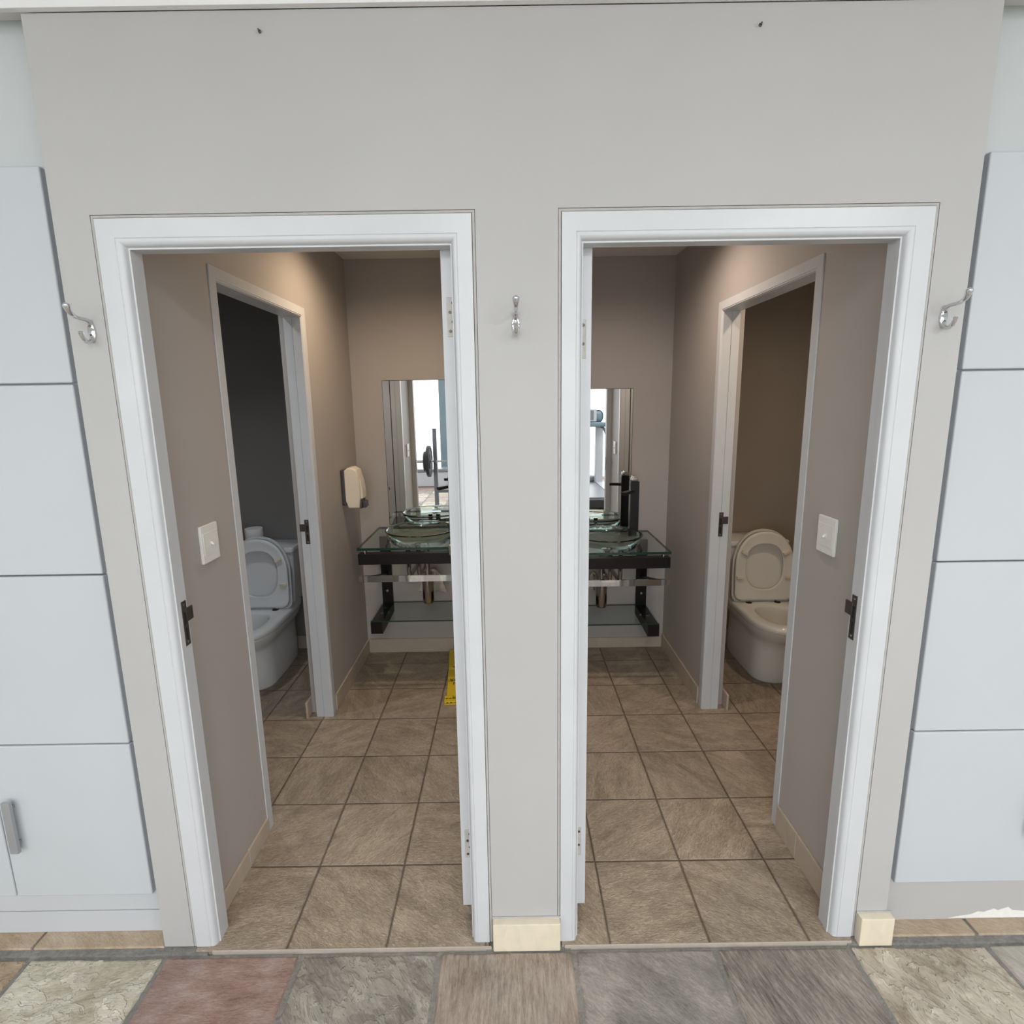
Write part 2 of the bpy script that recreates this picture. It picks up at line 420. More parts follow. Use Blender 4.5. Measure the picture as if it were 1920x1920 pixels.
struct(MB().box(-1.12, -1.02, .40, YT+.09, 0, HC+.03).box(-1.12, XL-WT+.001, .40, .44, 0, HC+.03), 'wall_left_toilet', 'wall_dark', 'outer wall of the left toilet room', 'wall')
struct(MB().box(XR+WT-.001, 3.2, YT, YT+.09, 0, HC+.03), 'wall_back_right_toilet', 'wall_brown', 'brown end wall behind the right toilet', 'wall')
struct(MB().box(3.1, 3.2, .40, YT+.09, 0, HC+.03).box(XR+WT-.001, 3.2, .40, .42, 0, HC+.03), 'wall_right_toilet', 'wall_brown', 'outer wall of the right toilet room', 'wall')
struct(MB().box(-1.12, 3.2, .071, YT+.1, HC, HC+.03), 'ceiling_washrooms', 'ceil_in', 'off white ceiling of the washrooms', 'ceiling')

# --- big room: ceilings, niche walls, far structure
HG = 2.95
struct(MB().box(-4.0, 6.0, -6.2, .45, HG, HG+.06), 'ceiling', 'ceil', 'white ceiling of the big room', 'ceiling')
struct(MB().box(-4.0, 6.0, -.016, .0, HW+.001, HG, .002), 'trim_9', 'ceil', 'white boxed beam running along the top of the front wall', 'beam')
struct(MB().box(-4.0, 6.0, .0, .45, HW+.018, HW+.06), 'ceiling_niche', 'ceil', 'white ceiling strip above the cabinet niches', 'ceiling')
struct(MB().box(-4.0, WL-.0005, ND, .10, 2.214, HW+.02), 'wall_niche_left', 'niche', 'pale grey wall above the left cabinet', 'wall')
struct(MB().box(WR+.0005, 6.0, ND, .10, 2.214, HW+.02), 'wall_niche_right', 'niche', 'pale grey wall above the right cabinet', 'wall')
mb = MB().box(WR+.0005, 6.0, ND, .10, 0, .150)
wl = struct(mb, 'wall_plinth_right', 'wall_out', 'greige low wall under the right cabinet with a chipped white patch', 'wall')
# chipped patch: irregular bare plaster
pts = [(2.36, .004), (2.40, .012), (2.43, .016), (2.452, .027), (2.47, .024), (2.50, .036), (2.515, .030), (2.545, .042), (2.56, .030), (2.60, .026), (2.62, .012), (2.66, .004)]
pm = MB().prism(pts, ND-.0012, ND+.002, 'Y'); p = pm.build('paint_chip', 'peel', wl); p['label'] = 'white patch where the paint has flaked off'

# side walls and window wall of the room behind the viewpoint
struct(MB().box(-4.1, -4.0, -6.2, .45, 0, HG+.05), 'wall_far_left', 'niche', 'pale side wall of the big room', 'wall')
struct(MB().box(6.0, 6.1, -6.2, .45, 0, HG+.05), 'wall_far_right', 'niche', 'pale side wall of the big room, right', 'wall')
# window wall: white posts and a low sill, panes open to the daylight
for i, (x0, x1) in enumerate(((-3.98, -2.05), (-1.95, -.05), (.05, 1.95), (2.05, 3.95), (4.05, 5.98))):
    mb = MB(); y0, y1 = -6.2, -6.12; w = .05
    mb.box(x0, x0+w, y0, y1, .0, 2.60, .004); mb.box(x1-w, x1, y0, y1, .0, 2.60, .004)
    mb.box(x0, x1, y0, y1, 2.55, 2.60, .004); mb.box(x0, x1, y0, y1, 0, .05, .004)
    struct(mb, 'window_%d' % (i+1), 'trim', 'tall white framed window opening onto the bright garden', 'window')
struct(MB().box(-4.1, 6.1, -6.24, -6.10, 2.60, HG+.05), 'trim_5', 'trim', 'white beam over the tall windows', 'beam')
tag(MB().box(-14, 16, -22, -6.25, -.10, -.04).build('floor_terrace', 'bounce_ground'), 'pale ground outside the tall windows, toned to bounce daylight inside', 'floor', None, 'structure')

# ================================================================== FLOORS
def inner_floor(x0, x1, y1, name, ox, oy, label):
    mb = MB(); F_ = FA if x0 < 1 else FB; mb.box(x0, x1, .06, y1, -.04, 0); mb.box(F_[0]+.004, F_[1]-.004, -.0125, .06, -.04, 0)
    o = struct(mb, name, [floor_tile('washroom_tile_'+name, ox, oy)], label, 'floor')
    return o
inner_floor(-1.1, 1.015, YT, 'floor_left_washroom', .2852, .2856, 'beige brown slate effect tile floor of the left washroom and toilet')
inner_floor(1.0151, 3.15, YT, 'floor_right_washroom', 1.5805, .287, 'beige brown slate effect tile floor of the right washroom and toilet')
# pale front edge of the washroom tiles at the threshold
th = MB()
th.box(FA[0]+.055, FA[1]+.006, -.0165, -.012, -.03, .0004, .002); th.box(FB[0]+.012, FB[1]-.006, -.0165, -.012, -.03, .0004, .002)
struct(th, 'trim_6', 'tile_edge', 'pale worn tile edge along both door thresholds', 'threshold')

# stone paving
XB = [-2.98-.83, -2.57-.83, -2.15-.83, -1.74-.83, -1.32-.83, -.905-.83, -.49-.83, -.905, -.49, -.078, .334, .754, 1.164, 1.592, 1.997, 2.416, 2.83, 3.245, 3.66, 4.075, 4.49, 4.905, 5.32, 5.735, 6.0]
XB = sorted(set(round(x, 3) for x in XB))
front_order = {-.905: 0, -.49: 1, -.078: 2, .334: 3, .754: 4, 1.164: 5, 1.592: 6, 1.997: 7, 2.416: 8}
pav = MB()
def slab(x0, x1, y0, y1, mi, seed, nx, amp, ang, step):
    g = .0065
    x0 += g; x1 -= g; y0 += g; y1 -= g
    vs = []; fs = []; ca, sa = math.cos(ang), math.sin(ang)
    for j in range(nx+1):
        for i in range(nx+1):
            a, b = i/nx, j/nx; x = x0+(x1-x0)*a; y = y0+(y1-y0)*b
            e = min(a, 1-a, b, 1-b)*(x1-x0)
            u, w = x*ca+y*sa, -x*sa+y*ca
            h = noise.fractal(Vector((u*9+seed*7.1, w*22, seed)), .9, 2.1, 4)
            if step:
                q = noise.fractal(Vector((u*5+seed*3.3, w*9, seed+3)), .8, 2.2, 4)*2.2
                h = h*.35+.9*(math.floor(q)+min(1, max(0, (q-math.floor(q)-.80)/.2)))
            wob = .004*noise.noise(Vector((x*14, y*14, seed)))
            ro = min(1, max(0, e/.007)); ro = ro*(2-ro)
            vs.append((x+wob*(1-ro), y+wob*(1-ro), -.0075+max(-.0035, min(.0045, amp*h))-.007*(1-ro)))
    for j in range(nx):
        for i in range(nx): fs.append((j*(nx+1)+i, j*(nx+1)+i+1, (j+1)*(nx+1)+i+1, (j+1)*(nx+1)+i))
    pav.add(vs, fs, mi, True)
spec = {0: (.0024, .3, True), 1: (.0030, .2, True), 2: (.0016, .1, False), 3: (.0032, -.7, True), 4: (.0022, 1.5, False), 5: (.0010, -.5, False), 6: (.0026, -1.0, False), 7: (.0036, -.9, True), 8: (.0016, -.9, False)}
yrow = [-.0195-.415*k for k in range(16)]
for r in range(15):
    for i in range(len(XB)-1):
        x0, x1 = XB[i], XB[i+1]
        if x1-x0 < .1: continue
        if r == 0 and x0 in front_order:
            k = front_order[x0]; a, an, st = spec[k]; slab(x0, x1, yrow[1], yrow[0], k, k+1, 110, a, an, st)
        else:
            k = (i*5+r*7+(i*r) % 3) % 9; a, an, st = spec[k]; slab(x0, x1, yrow[r+1], yrow[r], k, i+r*31, 8 if r > 1 else 24, a*.6, an, False)
pav.box(-4.0, 6.0, -6.24, -.0180, -.06, -.0135, 0, 9)
pav.box(-4.0, WL+.14, -.019, .065, -.06, -.006, 0, 9); pav.box(FB[1]-.02, 6.0, -.019, .065, -.06, -.006, 0, 9)
pav.box(FA[1]-.01, FB[0]+.03, -.019, .065, -.06, -.009, 0, 9)
o = struct(pav, 'floor', STONES+[M['mortar']], 'mixed colour natural stone paving in front of the doorways', 'floor', 60)
# cut tile strips in the niches
st = MB()
for x0, x1 in ((-2.1, -1.33), (-1.32, -.915), (-.905, -.509), (-.501, WL-.003)): st.box(x0, x1, .001, ND+.02, -.04, .0005, .003)
for x0, x1 in ((WR+.012, 2.405), (2.415, 2.83), (2.84, 3.24), (3.25, 3.66)): st.box(x0, x1, .001, ND+.02, -.04, .0005, .003)
struct(st, 'floor_niche', 'strip_tile', 'narrow cut sandstone tiles at the foot of the cabinets', 'floor')

# ================================================================== SKIRTINGS
def skirting(name, axis, c0, c1, f0, f1, h, seams, label, mat='skirt'):
    """axis 'Y': runs in y between c0..c1, face from x=f0 to f1"""
    mb = MB(); cuts = [c0]+[s for s in seams if c0+.02 < s < c1-.02]+[c1]
    for a, b in zip(cuts[:-1], cuts[1:]):
        a2 = a+.0015 if a != c0 else a; b2 = b-.0015 if b != c1 else b
        if axis == 'Y': mb.box(min(f0, f1), max(f0, f1), a2, b2, 0, h, .0025)
        else: mb.box(a2, b2, min(f0, f1), max(f0, f1), 0, h, .0025)
    if axis == 'Y': mb.box(min(f0, f1)+.0015, max(f0, f1)-.0015, c0+.003, c1-.003, 0, h-.003, 0, 1)
    else: mb.box(c0+.003, c1-.003, min(f0, f1)+.0015, max(f0, f1)-.0015, 0, h-.003, 0, 1)
    return struct(mb, name, [mat, 'grout_pale'], label, 'skirting')
sy = [.2856+TS*k for k in range(-1, 7)]; sx = [.2852+TS*k for k in range(-3, 9)]; sx2 = [1.5805+TS*k for k in range(-3, 6)]
skirting('baseboard_left_near', 'Y', .075, tfL[0]-.004, XL, XL+.010, .068, sy, 'cream tile skirting near the left doorway')
skirting('baseboard_left_far', 'Y', tfL[1]+.012, DL-.010, XL, XL+.010, .095, sy, 'cream tile skirting on the left washroom side wall beyond the toilet door')
skirting('baseboard_back_left', 'X', XL+.001, .967, DL-.010, DL, .095, sx, 'cream tile skirting under the left vanity')
skirting('baseboard_right_near', 'Y', .075, tfR[0]-.004, XR-.010, XR, .10, sy, 'cream tile skirting near the right doorway')
skirting('baseboard_right_far', 'Y', tfR[1]+.012, DR-.010, XR-.010, XR, .095, sy, 'cream tile skirting on the right washroom side wall beyond the toilet door')
skirting('baseboard_back_right', 'X', 1.063, XR-.001, DR-.010, DR, .070, sx2, 'cream tile skirting under the right vanity')
skirting('baseboard_left_toilet', 'Y', tfL[1]-.062, YT-.012, XL-WT-.012, XL-WT, .09, sy, 'cream skirting block just inside the left toilet doorway')
skirting('baseboard_right_toilet', 'Y', tfR[1]-.062, YT-.012, XR+WT, XR+WT+.012, .09, sy, 'cream skirting block just inside the right toilet doorway')
skirting('baseboard_back_left_toilet', 'X', -1.02, XL-WT-.013, YT-.010, YT, .09, sx, 'cream skirting behind the left toilet')
skirting('baseboard_back_right_toilet', 'X', XR+WT+.013, 3.1, YT-.010, YT, .09, sx2, 'cream skirting behind the right toilet')
def block(name, x0, x1, label, wrap=False):
    mb = MB().box(x0, x1, -.024, .001, -.010, .087, .0035)
    mb.box(x0-.003, x1+.003, -.004, .0005, .084, .092, .002, 1)
    return struct(mb, name, ['skirt_bright', 'caulk'], label, 'skirting')
block('baseboard_center', .9185, 1.1225, 'pale yellow stone skirting block at the foot of the pier between the doors')
block('baseboard_right', 2.030, 2.131, 'small pale yellow stone skirting block right of the right doorway')

# ================================================================== DOOR LEAVES (opened inwards)
def hinge(parent, x0, x1, y, z, zh):
    h = MB().box(x0, x1, y-.0022, y+.002, z-zh/2, z+zh/2, .0008)
    kx = x1 if abs(x1-parent['hx']) < abs(x0-parent['hx']) else x0
    h.tube([(kx, y-.003, z-zh/2), (kx, y-.003, z+zh/2)], .0045, 10)
    o = h.build('hinge', 'old_paint', parent); o['label'] = 'worn painted butt hinge'
    for dz, dx in ((-.36, .35), (-.12, .65), (.12, .35), (.36, .65)):
        sc = MB().lathe([(.0001, -.0016), (.0038, -.0012), (.0042, 0)], (x0+(x1-x0)*dx, y-.0022, z+dz*zh), 'Y', 10); sc.build('screw', 'bronze', o)
    return o
def leaf(x0, x1, y0, y1, name, label, mat='trim'):
    mb = MB().box(x0, x1, y0, y1, .062, 2.022, .002)
    return struct(mb, name, mat, label, 'door')
d1 = leaf(.8215, .860, .066, .830, 'door_1', 'white door of the left doorway swung fully open, seen edge on')
d1['hx'] = .86
hinge(d1, .834, .858, .066, 1.853, .098); hinge(d1, .834, .858, .066, .288, .098)
d2 = leaf(1.1700, 1.2085, .066, .830, 'door_2', 'white door of the right doorway swung fully open, seen edge on')
d2['hx'] = 1.17
hinge(d2, 1.173, 1.1945, .066, 1.793, .098); hinge(d2, 1.173, 1.1945, .066, .291, .098)
del d1['hx'], d2['hx']
def lever(parent, x, y, z, s):
    mb = MB(); mb.box(min(x, x+s*.008), max(x, x+s*.008), y-.02, y+.02, z-.09, z+.06, .003)
    mb.lathe([(.019, 0), (.014, .010), (.009, .028), (.0095, .075), (.007, .084), (.0001, .086)], (x, y, z), 'X', 16)
    if s < 0:
        mb.v[-16*6:] = [(x-(vx-x), vy, vz) for vx, vy, vz in mb.v[-16*6:]]
    mb.tube([(x+s*.070, y, z), (x+s*.076, y-.03, z+.004), (x+s*.072, y-.075, z+.006), (x+s*.066, y-.115, z-.002)], [.010, .010, .0085, .007], 12)
    o = mb.build('handle', 'brass', parent); o['label'] = 'brass coloured lever handle'
    return o
lever(d1, .8215, .765, 1.055, -1); lever(d2, 1.2085, .765, 1.03, 1)
d3 = leaf(-.075-.70, -.066, .449, .486, 'door_3', 'white toilet door standing open behind the left toilet doorway')
d4 = leaf(XR+.095, XR+.095+.70, .433, .470, 'door_4', 'white toilet door standing open behind the right toilet doorway')
lever(d3, 0, 0, 0, 1); lever(d4, 0, 0, 0, 1)
for d, hx in ((d3, -.72), (d4, XR+.74)):
    h = d.children[0]
    h.matrix_parent_inverse = Matrix.Identity(4)
    h.rotation_euler = (0, 0, PI/2); h.location = (hx, .486 if d is d3 else .470, 1.03)

# strike plates
def strike(parent, mapf, z, h=.125, two=False, mat='bronze'):
    """mapf(a, out, z): a across the jamb depth (towards the room the door opens into), out from the jamb face"""
    def bx(mb, a0, a1, o0, o1, z0, z1, mi=0):
        ps = [mapf(a, o, zz) for a in (a0, a1) for o in (o0, o1) for zz in (z0, z1)]
        X = [p[0] for p in ps]; Y = [p[1] for p in ps]; Z = [p[2] for p in ps]
        mb.box(min(X), max(X), min(Y), max(Y), min(Z), max(Z), .0006, mi, 1)
    mb = MB(); bx(mb, 0, .022, -.001, .0022, z-h/2, z+h/2)
    bx(mb, .015, .046, 0, .0040, z+h*.02, z+h*.32)                     # lip
    o = mb.build('strike_plate', mat, parent); o['label'] = 'dark metal strike plate with a lip'
    k = MB(); bx(k, .005, .014, .0020, .0026, z-h*.02, z+h*.26); k.build('latch_hole', 'hole', o)
    k = MB(); bx(k, .005, .014, .0020, .0026, z-h*.36, z-h*.10); k.build('bolt_hole', 'hole', o)
    for zz in (z+h*.42, z-h*.42):
        c = mapf(.011, .0022, zz); ax = 'Y' if abs(mapf(0, 1, 0)[1]-mapf(0, 0, 0)[1]) > .5 else 'X'
        s = MB().lathe([(.0001, -.0012), (.0036, -.0008), (.004, .0008), (.0001, .0012)], c, ax, 10); s.build('screw', 'satin', o)
    return o
strike(fr1, lambda a, o, z: (FA[0]+.0645+o, .034+a, z), 1.035, .130)
strike(fr2, lambda a, o, z: (FB[1]-.0645-o, .034+a, z), 1.022, .130)
strike(f3, lambda a, o, z: (XL-.044-a+.002, tfL[1]-.0445-o, z), 1.014, .125)
strike(f4, lambda a, o, z: (XR+.044+a-.010, tfR[1]-.0445-o, z), 1.016, .125)

# ================================================================== SWITCHES
def light_switch(wx, s, yc, zc, label):
    r = empty('light_switch', (wx, yc, zc), label, 'light switch', 'light switches inside the doorways')
    X = lambda d: wx+s*d
    def bx(mb, d0, d1, y0, y1, z0, z1, bev):
        a, b = X(d0), X(d1); mb.box(min(a, b), max(a, b), yc+y0, yc+y1, zc+z0, zc+z1, bev)
    mb = MB(); bx(mb, 0, .011, -.047, .047, -.060, .060, .0035); mb.build('cover_plate', 'switch', r)
    mb = MB(); bx(mb, .0095, .0122, -.040, .040, -.036, .036, .0008); mb.build('center_panel', 'switch', r)
    mb = MB(); bx(mb, .011, .0128, -.008, .008, -.011, .011, .0006)
    mb.tube([(X(.011), yc, zc+.002), (X(.018), yc, zc-.005), (X(.020), yc, zc-.007)], [.0045, .004, .003], 10, 0)
    mb.build('toggle', 'switch', r)
    return r
light_switch(XL, 1, .270, 1.211, 'white light switch on the left washroom side wall beside the open doorway')
light_switch(XR, -1, .275, 1.203, 'white light switch on the right washroom side wall beside the open doorway')

# ================================================================== COAT HOOKS
def coat_hook(x, z, label):
    r = empty('coat_hook', (x, 0, z), label, 'hook', 'chrome coat hooks on the front wall')
    mb = MB(); loops = []
    for k, (dep, sc) in enumerate(((0, 1.), (-.0025, 1.), (-.0045, .86), (-.0055, .5))):
        loops.append([(x+.0105*sc*math.cos(a)*(1-.25*max(0, math.sin(a))), dep, z+.0005+.0255*sc*math.sin(a)) for a in [2*PI*i/32 for i in range(32)]])
    mb.loft(loops); mb.build('back_plate', 'chrome', r)
    up = [(x, -.002, z+.018), (x, -.008, z+.024), (x, -.020, z+.026), (x, -.036, z+.026), (x, -.050, z+.028), (x, -.060, z+.033), (x, -.066, z+.041), (x, -.069, z+.048), (x, -.070, z+.052), (x, -.0705, z+.0555)]
    mb = MB(); mb.tube(up, [.0062, .0052, .0046, .0046, .0050, .0056, .0066, .0086, .0080, .0035], 14); mb.build('upper_prong', 'chrome', r)
    lo = [(x, -.002, z-.014), (x, -.006, z-.022), (x, -.014, z-.027), (x, -.024, z-.027), (x, -.032, z-.021), (x, -.037, z-.013), (x, -.039, z-.007), (x, -.0395, z-.004)]
    mb = MB(); mb.tube(lo, [.006, .0055, .0048, .0048, .0052, .0058, .0062, .003], 14); mb.build('lower_prong', 'chrome', r)
    for dz in (.012, -.010):
        s = MB().lathe([(.0001, -.0072), (.0030, -.0066), (.0034, -.0045), (.0034, -.001)], (x, 0, z+dz), 'Y', 12); s.build('screw', 'bronze', r)
    return r
coat_hook(-.038, 1.822, 'chrome coat hook left of the left doorway beside the tall white cabinet')
coat_hook(1.0105, 1.823, 'chrome coat hook on the pier between the two doorways')
coat_hook(2.0685, 1.825, 'chrome coat hook right of the right doorway beside the tall white cabinet')

# small fixings near the top of the wall
def wall_screw(x, z, label):
    mb = MB(); mb.lathe([(.0001, -.010), (.0020, -.009), (.0022, -.003), (.0038, -.002), (.0040, 0)], (x, 0, z), 'Y', 12)
    r = mb.build('wall_screw', 'bronze'); tag(r, label, 'screw')
    d = MB(); d.add([(x+(.0105+.003*math.sin(5*a))*math.cos(a)-.003, -.0004, z+.0045*math.sin(a)) for a in [2*PI*i/20 for i in range(20)]], [tuple(range(20))])
    d.build('smudge', 'caulk', r)
wall_screw(.440, 2.467, 'tiny dark screw in the wall high above the left doorway')
wall_screw(1.572, 2.465, 'tiny dark screw in the wall high above the right doorway')

# ================================================================== CABINETS
def cabinet(sgn, xe, xfar, seams, label, plinth):
    """doors start at xe and run away from the front wall in direction sgn"""
    r = empty('locker_cabinet', (xe, ND, 0), label, 'cabinet')
    lo, hi = min(xe, xfar), max(xe, xfar)
    pad = .030
    c0, c1 = (lo, hi+pad) if sgn < 0 else (lo-pad+.0035, hi)
    mb = MB().box(c0, c1, ND, .395, .150, 2.2145); mb.build('carcass', 'cab', r)
    if plinth:
        mb = MB().box(c0, c1, ND+.001, .39, .0005, .0775, .0012); mb.build('plinth', 'plinth', r)
        mb = MB().box(c0, c1, ND+.001, .39, .0805, .150, .0012); mb.build('base_rail', 'plinth', r)
    zs = [.155, .6715, 1.185, 1.698, 2.2125]; g = .002
    for k in range(4):
        for j in range(len(seams)-1):
            a, b = sorted((seams[j], seams[j+1]))
            d = MB().box(a+g, b-g, .0295, .0495, zs[k]+g, zs[k+1]-g, .0045, 0, 3).build('door', 'cab', r)
            hx = (a+.046) if sgn < 0 else (b-.046)
            # flat bar pull on two posts
            z0, z1 = zs[k]+.176, zs[k]+.346
            h = MB().box(hx-.0125, hx+.0125, .0050, .0150, z0, z1, .0012)
            for zz in (z0+.026, z1-.026): h.box(hx-.0045, hx+.0045, .014, .0305, zz-.0045, zz+.0045, .001)
            h.build('handle', 'steel', d)
    return r
cabinet(-1, -.128, -1.86, (-.128, -.549, -.986, -1.423, -1.86), 'tall white locker cabinet with stacked square doors left of the doorways', True)
cabinet(1, 2.1555, 3.89, (2.1555, 2.5865, 3.0215, 3.4565, 3.89), 'tall white locker cabinet with stacked square doors right of the doorways', False)

# ================================================================== TOILETS
def super(hw, yf, yb, yc, z, x0, n=64, pf=2.3, pb=5.):
    out = []
    for i in range(n):
        a = 2*PI*i/n; c, s = math.cos(a), math.sin(a); p = pf if s < 0 else pb
        x = hw*math.copysign(abs(c)**(2/p), c); y = (yc-yf if s < 0 else yb-yc)*math.copysign(abs(s)**(2/p), s)
        out.append((x0+x, yc+y, z))
    return out
def radial(poly, c, n):
    """n points of the closed polygon by direction from c"""
    out = []; P = len(poly)
    for i in range(n):
        a = 2*PI*i/n; d = (math.cos(a), math.sin(a)); best = 0
        for k in range(P):
            p, q = poly[k], poly[(k+1) % P]
            ex, ey = q[0]-p[0], q[1]-p[1]; den = d[0]*ey-d[1]*ex
            if abs(den) < 1e-12: continue
            px, py = p[0]-c[0], p[1]-c[1]
            t = (px*ey-py*ex)/den; u = (px*d[1]-py*d[0])/den
            if t > 0 and -1e-9 <= u <= 1+1e-9: best = max(best, t)
        out.append((c[0]+best*d[0], c[1]+best*d[1]))
    return out
def dshape(hw, H, r, top=2.15):
    pts = arc(-hw+r, r, r, 270, 180, 8)[::-1]
    pts = [(-hw, r)] and (arc(hw-r, r, r, -90, 0, 8))
    zt = H*.50
    for i in range(33):
        a = PI*i/32; c, s = math.cos(a), math.sin(a)
        pts.append((hw*math.copysign(abs(c)**(2/top), c), zt+(H-zt)*abs(s)**(2/top)))
    pts += arc(-hw+r, r, r, 180, 270, 8)
    return pts
def toilet(x0, cer, seat, label):
    r = empty('toilet', (x0, 1.7, 0), label, 'toilet', 'open lidded toilets')
    yb = YT-.03; yh = 1.795
    b = MB(); S = super
    outer = [S(.120, 1.500, yb, 1.62, .0, x0), S(.123, 1.492, yb, 1.62, .012, x0), S(.120, 1.496, yb, 1.62, .10, x0), S(.118, 1.500, yb, 1.62, .19, x0),
             S(.120, 1.490, yb, 1.62, .235, x0), S(.128, 1.460, yb, 1.61, .26, x0), S(.146, 1.415, yb, 1.60, .290, x0), S(.163, 1.382, yb, 1.59, .318, x0),
             S(.172, 1.362, yb, 1.58, .343, x0), S(.1745, 1.356, yb, 1.58, .3515, x0), S(.1725, 1.360, yb, 1.58, .3545, x0), S(.179, 1.346, yb, 1.58, .359, x0), S(.184, 1.338, yb, 1.58, .372, x0),
             S(.184, 1.338, yb, 1.58, .386, x0), S(.181, 1.343, yb, 1.58, .396, x0), S(.174, 1.352, yb, 1.58, .401, x0)]
    inner = [S(.120, 1.408, 1.705, 1.56, .402, x0, pb=2.4), S(.113, 1.416, 1.698, 1.56, .398, x0, pb=2.4), S(.109, 1.422, 1.694, 1.56, .385, x0, pb=2.4), S(.107, 1.428, 1.69, 1.56, .35, x0, pb=2.4),
             S(.098, 1.445, 1.68, 1.57, .31, x0, pb=2.4), S(.080, 1.475, 1.665, 1.58, .265, x0, pb=2.4), S(.058, 1.51, 1.645, 1.585, .225, x0, pb=2.4), S(.045, 1.53, 1.63, 1.585, .20, x0, pb=2.4)]
    b.loft(outer+inner); b.build('bowl', cer, r, 50)
    for s in (-1, 1):
        bc = MB().lathe([(.0045, -.002), (.0045, .002)], (x0+s*.1195, 1.70, .05), 'X', 10); bc.build('fixing_cap', 'black_plastic', r)
    w = MB().add(S(.066, 1.497, 1.652, 1.582, .240, x0, 32, 2.3, 2.4), [tuple(range(32))]); w.build('water', 'sheet', r)
    # cistern
    c = MB(); ca = lambda hw, y0, z, rr=.03: [(x0+px, y0+(yb+.02-y0)*py, z) for px, py in [(a*hw, bq) for a, bq in cis]]
    cis = []
    for cx_, cy_, a0 in ((1, 1, 0), (-1, 1, 90), (-1, 0, 180), (1, 0, 270)):
        for px, py in arc(0, 0, 1, a0, a0+90, 5): cis.append(((cx_*.86+px*.14), (cy_*.84+.08+py*.08)))
    c.loft([ca(.158, 1.870, .400), ca(.166, 1.862, .45), ca(.178, 1.850, .62), ca(.183, 1.845, .735)])
    c.build('cistern', cer, r)
    c = MB(); c.loft([ca(.180, 1.843, .735), ca(.188, 1.836, .740), ca(.189, 1.835, .759), ca(.185, 1.840, .767), ca(.178, 1.848, .7695)])
    lid = c.build('cistern_lid', cer, r)
    c = MB().lathe([(.021, .768), (.021, .773), (.018, .7755), (.0001, .776)], (x0, 1.945, 0), 'Z', 24); c.build('flush_button', 'chrome', lid)
    # raised seat and lid; plane coordinates (across, up) -> world
    tilt = .028
    def W(pt, d): return (x0+pt[0], yh-.030+d+pt[1]*tilt/.43, .418+pt[1])
    n = 96
    so = radial(dshape(.178, .425, .045), (0, .21), n)
    hole = []
    for i in range(64):
        a = 2*PI*i/64; cc, ss = math.cos(a), math.sin(a); hole.append((.116*math.copysign(abs(cc)**(2/2.5), cc), .208+.142*math.copysign(abs(ss)**(2/2.4), ss)))
    si = radial(hole, (0, .21), n)
    def mixp(a, b_, t): return [(p[0]*(1-t)+q[0]*t, p[1]*(1-t)+q[1]*t) for p, q in zip(a, b_)]
    seq = [(0, .000), (.00, -.010), (.05, -.014), (.25, -.013), (.55, -.010), (.85, -.011), (.95, -.012), (1., -.009), (1., .000), (.93, .004), (.07, .004)]
    sm = MB(); sm.loft([[W(p, d-.010) for p in mixp(so, si, t)] for t, d in seq], closed=True)
    st_ = sm.build('seat', seat, r, 60)
    for (px, pz, ang) in ((-.128, .298, -32), (.128, .298, 32), (-.150, .145, 0), (.150, .145, 0)):
        q = MB().box(-.022, .022, -.013, .004, -.009, .009, .004)
        q.xf(Matrix.Translation(Vector(W((px, pz), -.024))) @ Matrix.Rotation(-math.radians(ang), 4, 'Y'))
        bb = q.build('seat_bumper', 'bumper', st_); bb['label'] = 'cream rubber bumper'
    lo = radial(dshape(.186, .456, .05), (0, .21), n)
    lo = [(p[0], p[1]-.022) for p in lo]
    li = [(p[0]*.955, (p[1]-.2)*.955+.2) for p in lo]; li2 = [(p[0]*.93, (p[1]-.2)*.93+.2) for p in lo]
    lm = MB(); lm.loft([[W(p, .020) for p in li2], [W(p, .0195) for p in li], [W(p, .0065) for p in li], [W(p, .0055) for p in lo], [W(p, .020) for p in lo], [W(p, .027) for p in li], [W(p, .030) for p in li2]])
    lm.build('lid', seat, r, 50)
    for s in (-1, 1):
        h = MB().box(x0+s*.094-.008, x0+s*.094+.008, yh-.046, yh-.022, .405, .424, .003)
        h.tube([(x0+s*.094, yh-.034, .412), (x0+s*.094+s*.034, yh-.026, .412)], .006, 10)
        h.lathe([(.019, .4015), (.019, .404), (.014, .407), (.006, .409)], (x0+s*.094-s*.006, yh-.048, 0), 'Z', 16, 1)
        h.build('hinge', [seat, 'black_plastic'], r)
    return r
toilet(-.553, 'ceramic_cool', 'seat_cool', 'white toilet with raised lid and a paper roll on its cistern, left doorway')
toilet(2.541, 'ceramic_warm', 'seat_warm', 'cream lit toilet with raised lid and a bare cistern in the right toilet room')
roll = empty('toilet_roll', (-.655, 1.965, .7698), 'white toilet paper roll standing on the left toilet cistern', 'toilet roll')
rm = MB(); c0 = (-.655, 1.965, .7700)
prof = [(.020, 0), (.053, 0), (.054, .002), (.0535, .05), (.054, .098), (.053, .100), (.020, .100), (.020, .0)]
rm.lathe(prof[:-1], c0, 'Z', 40); rm.build('paper', 'paper', roll)
rm = MB(); rm.lathe([(.0198, .001), (.0198, .0995), (.0188, .0995), (.0188, .001)], c0, 'Z', 24); rm.build('core', 'rag', roll)

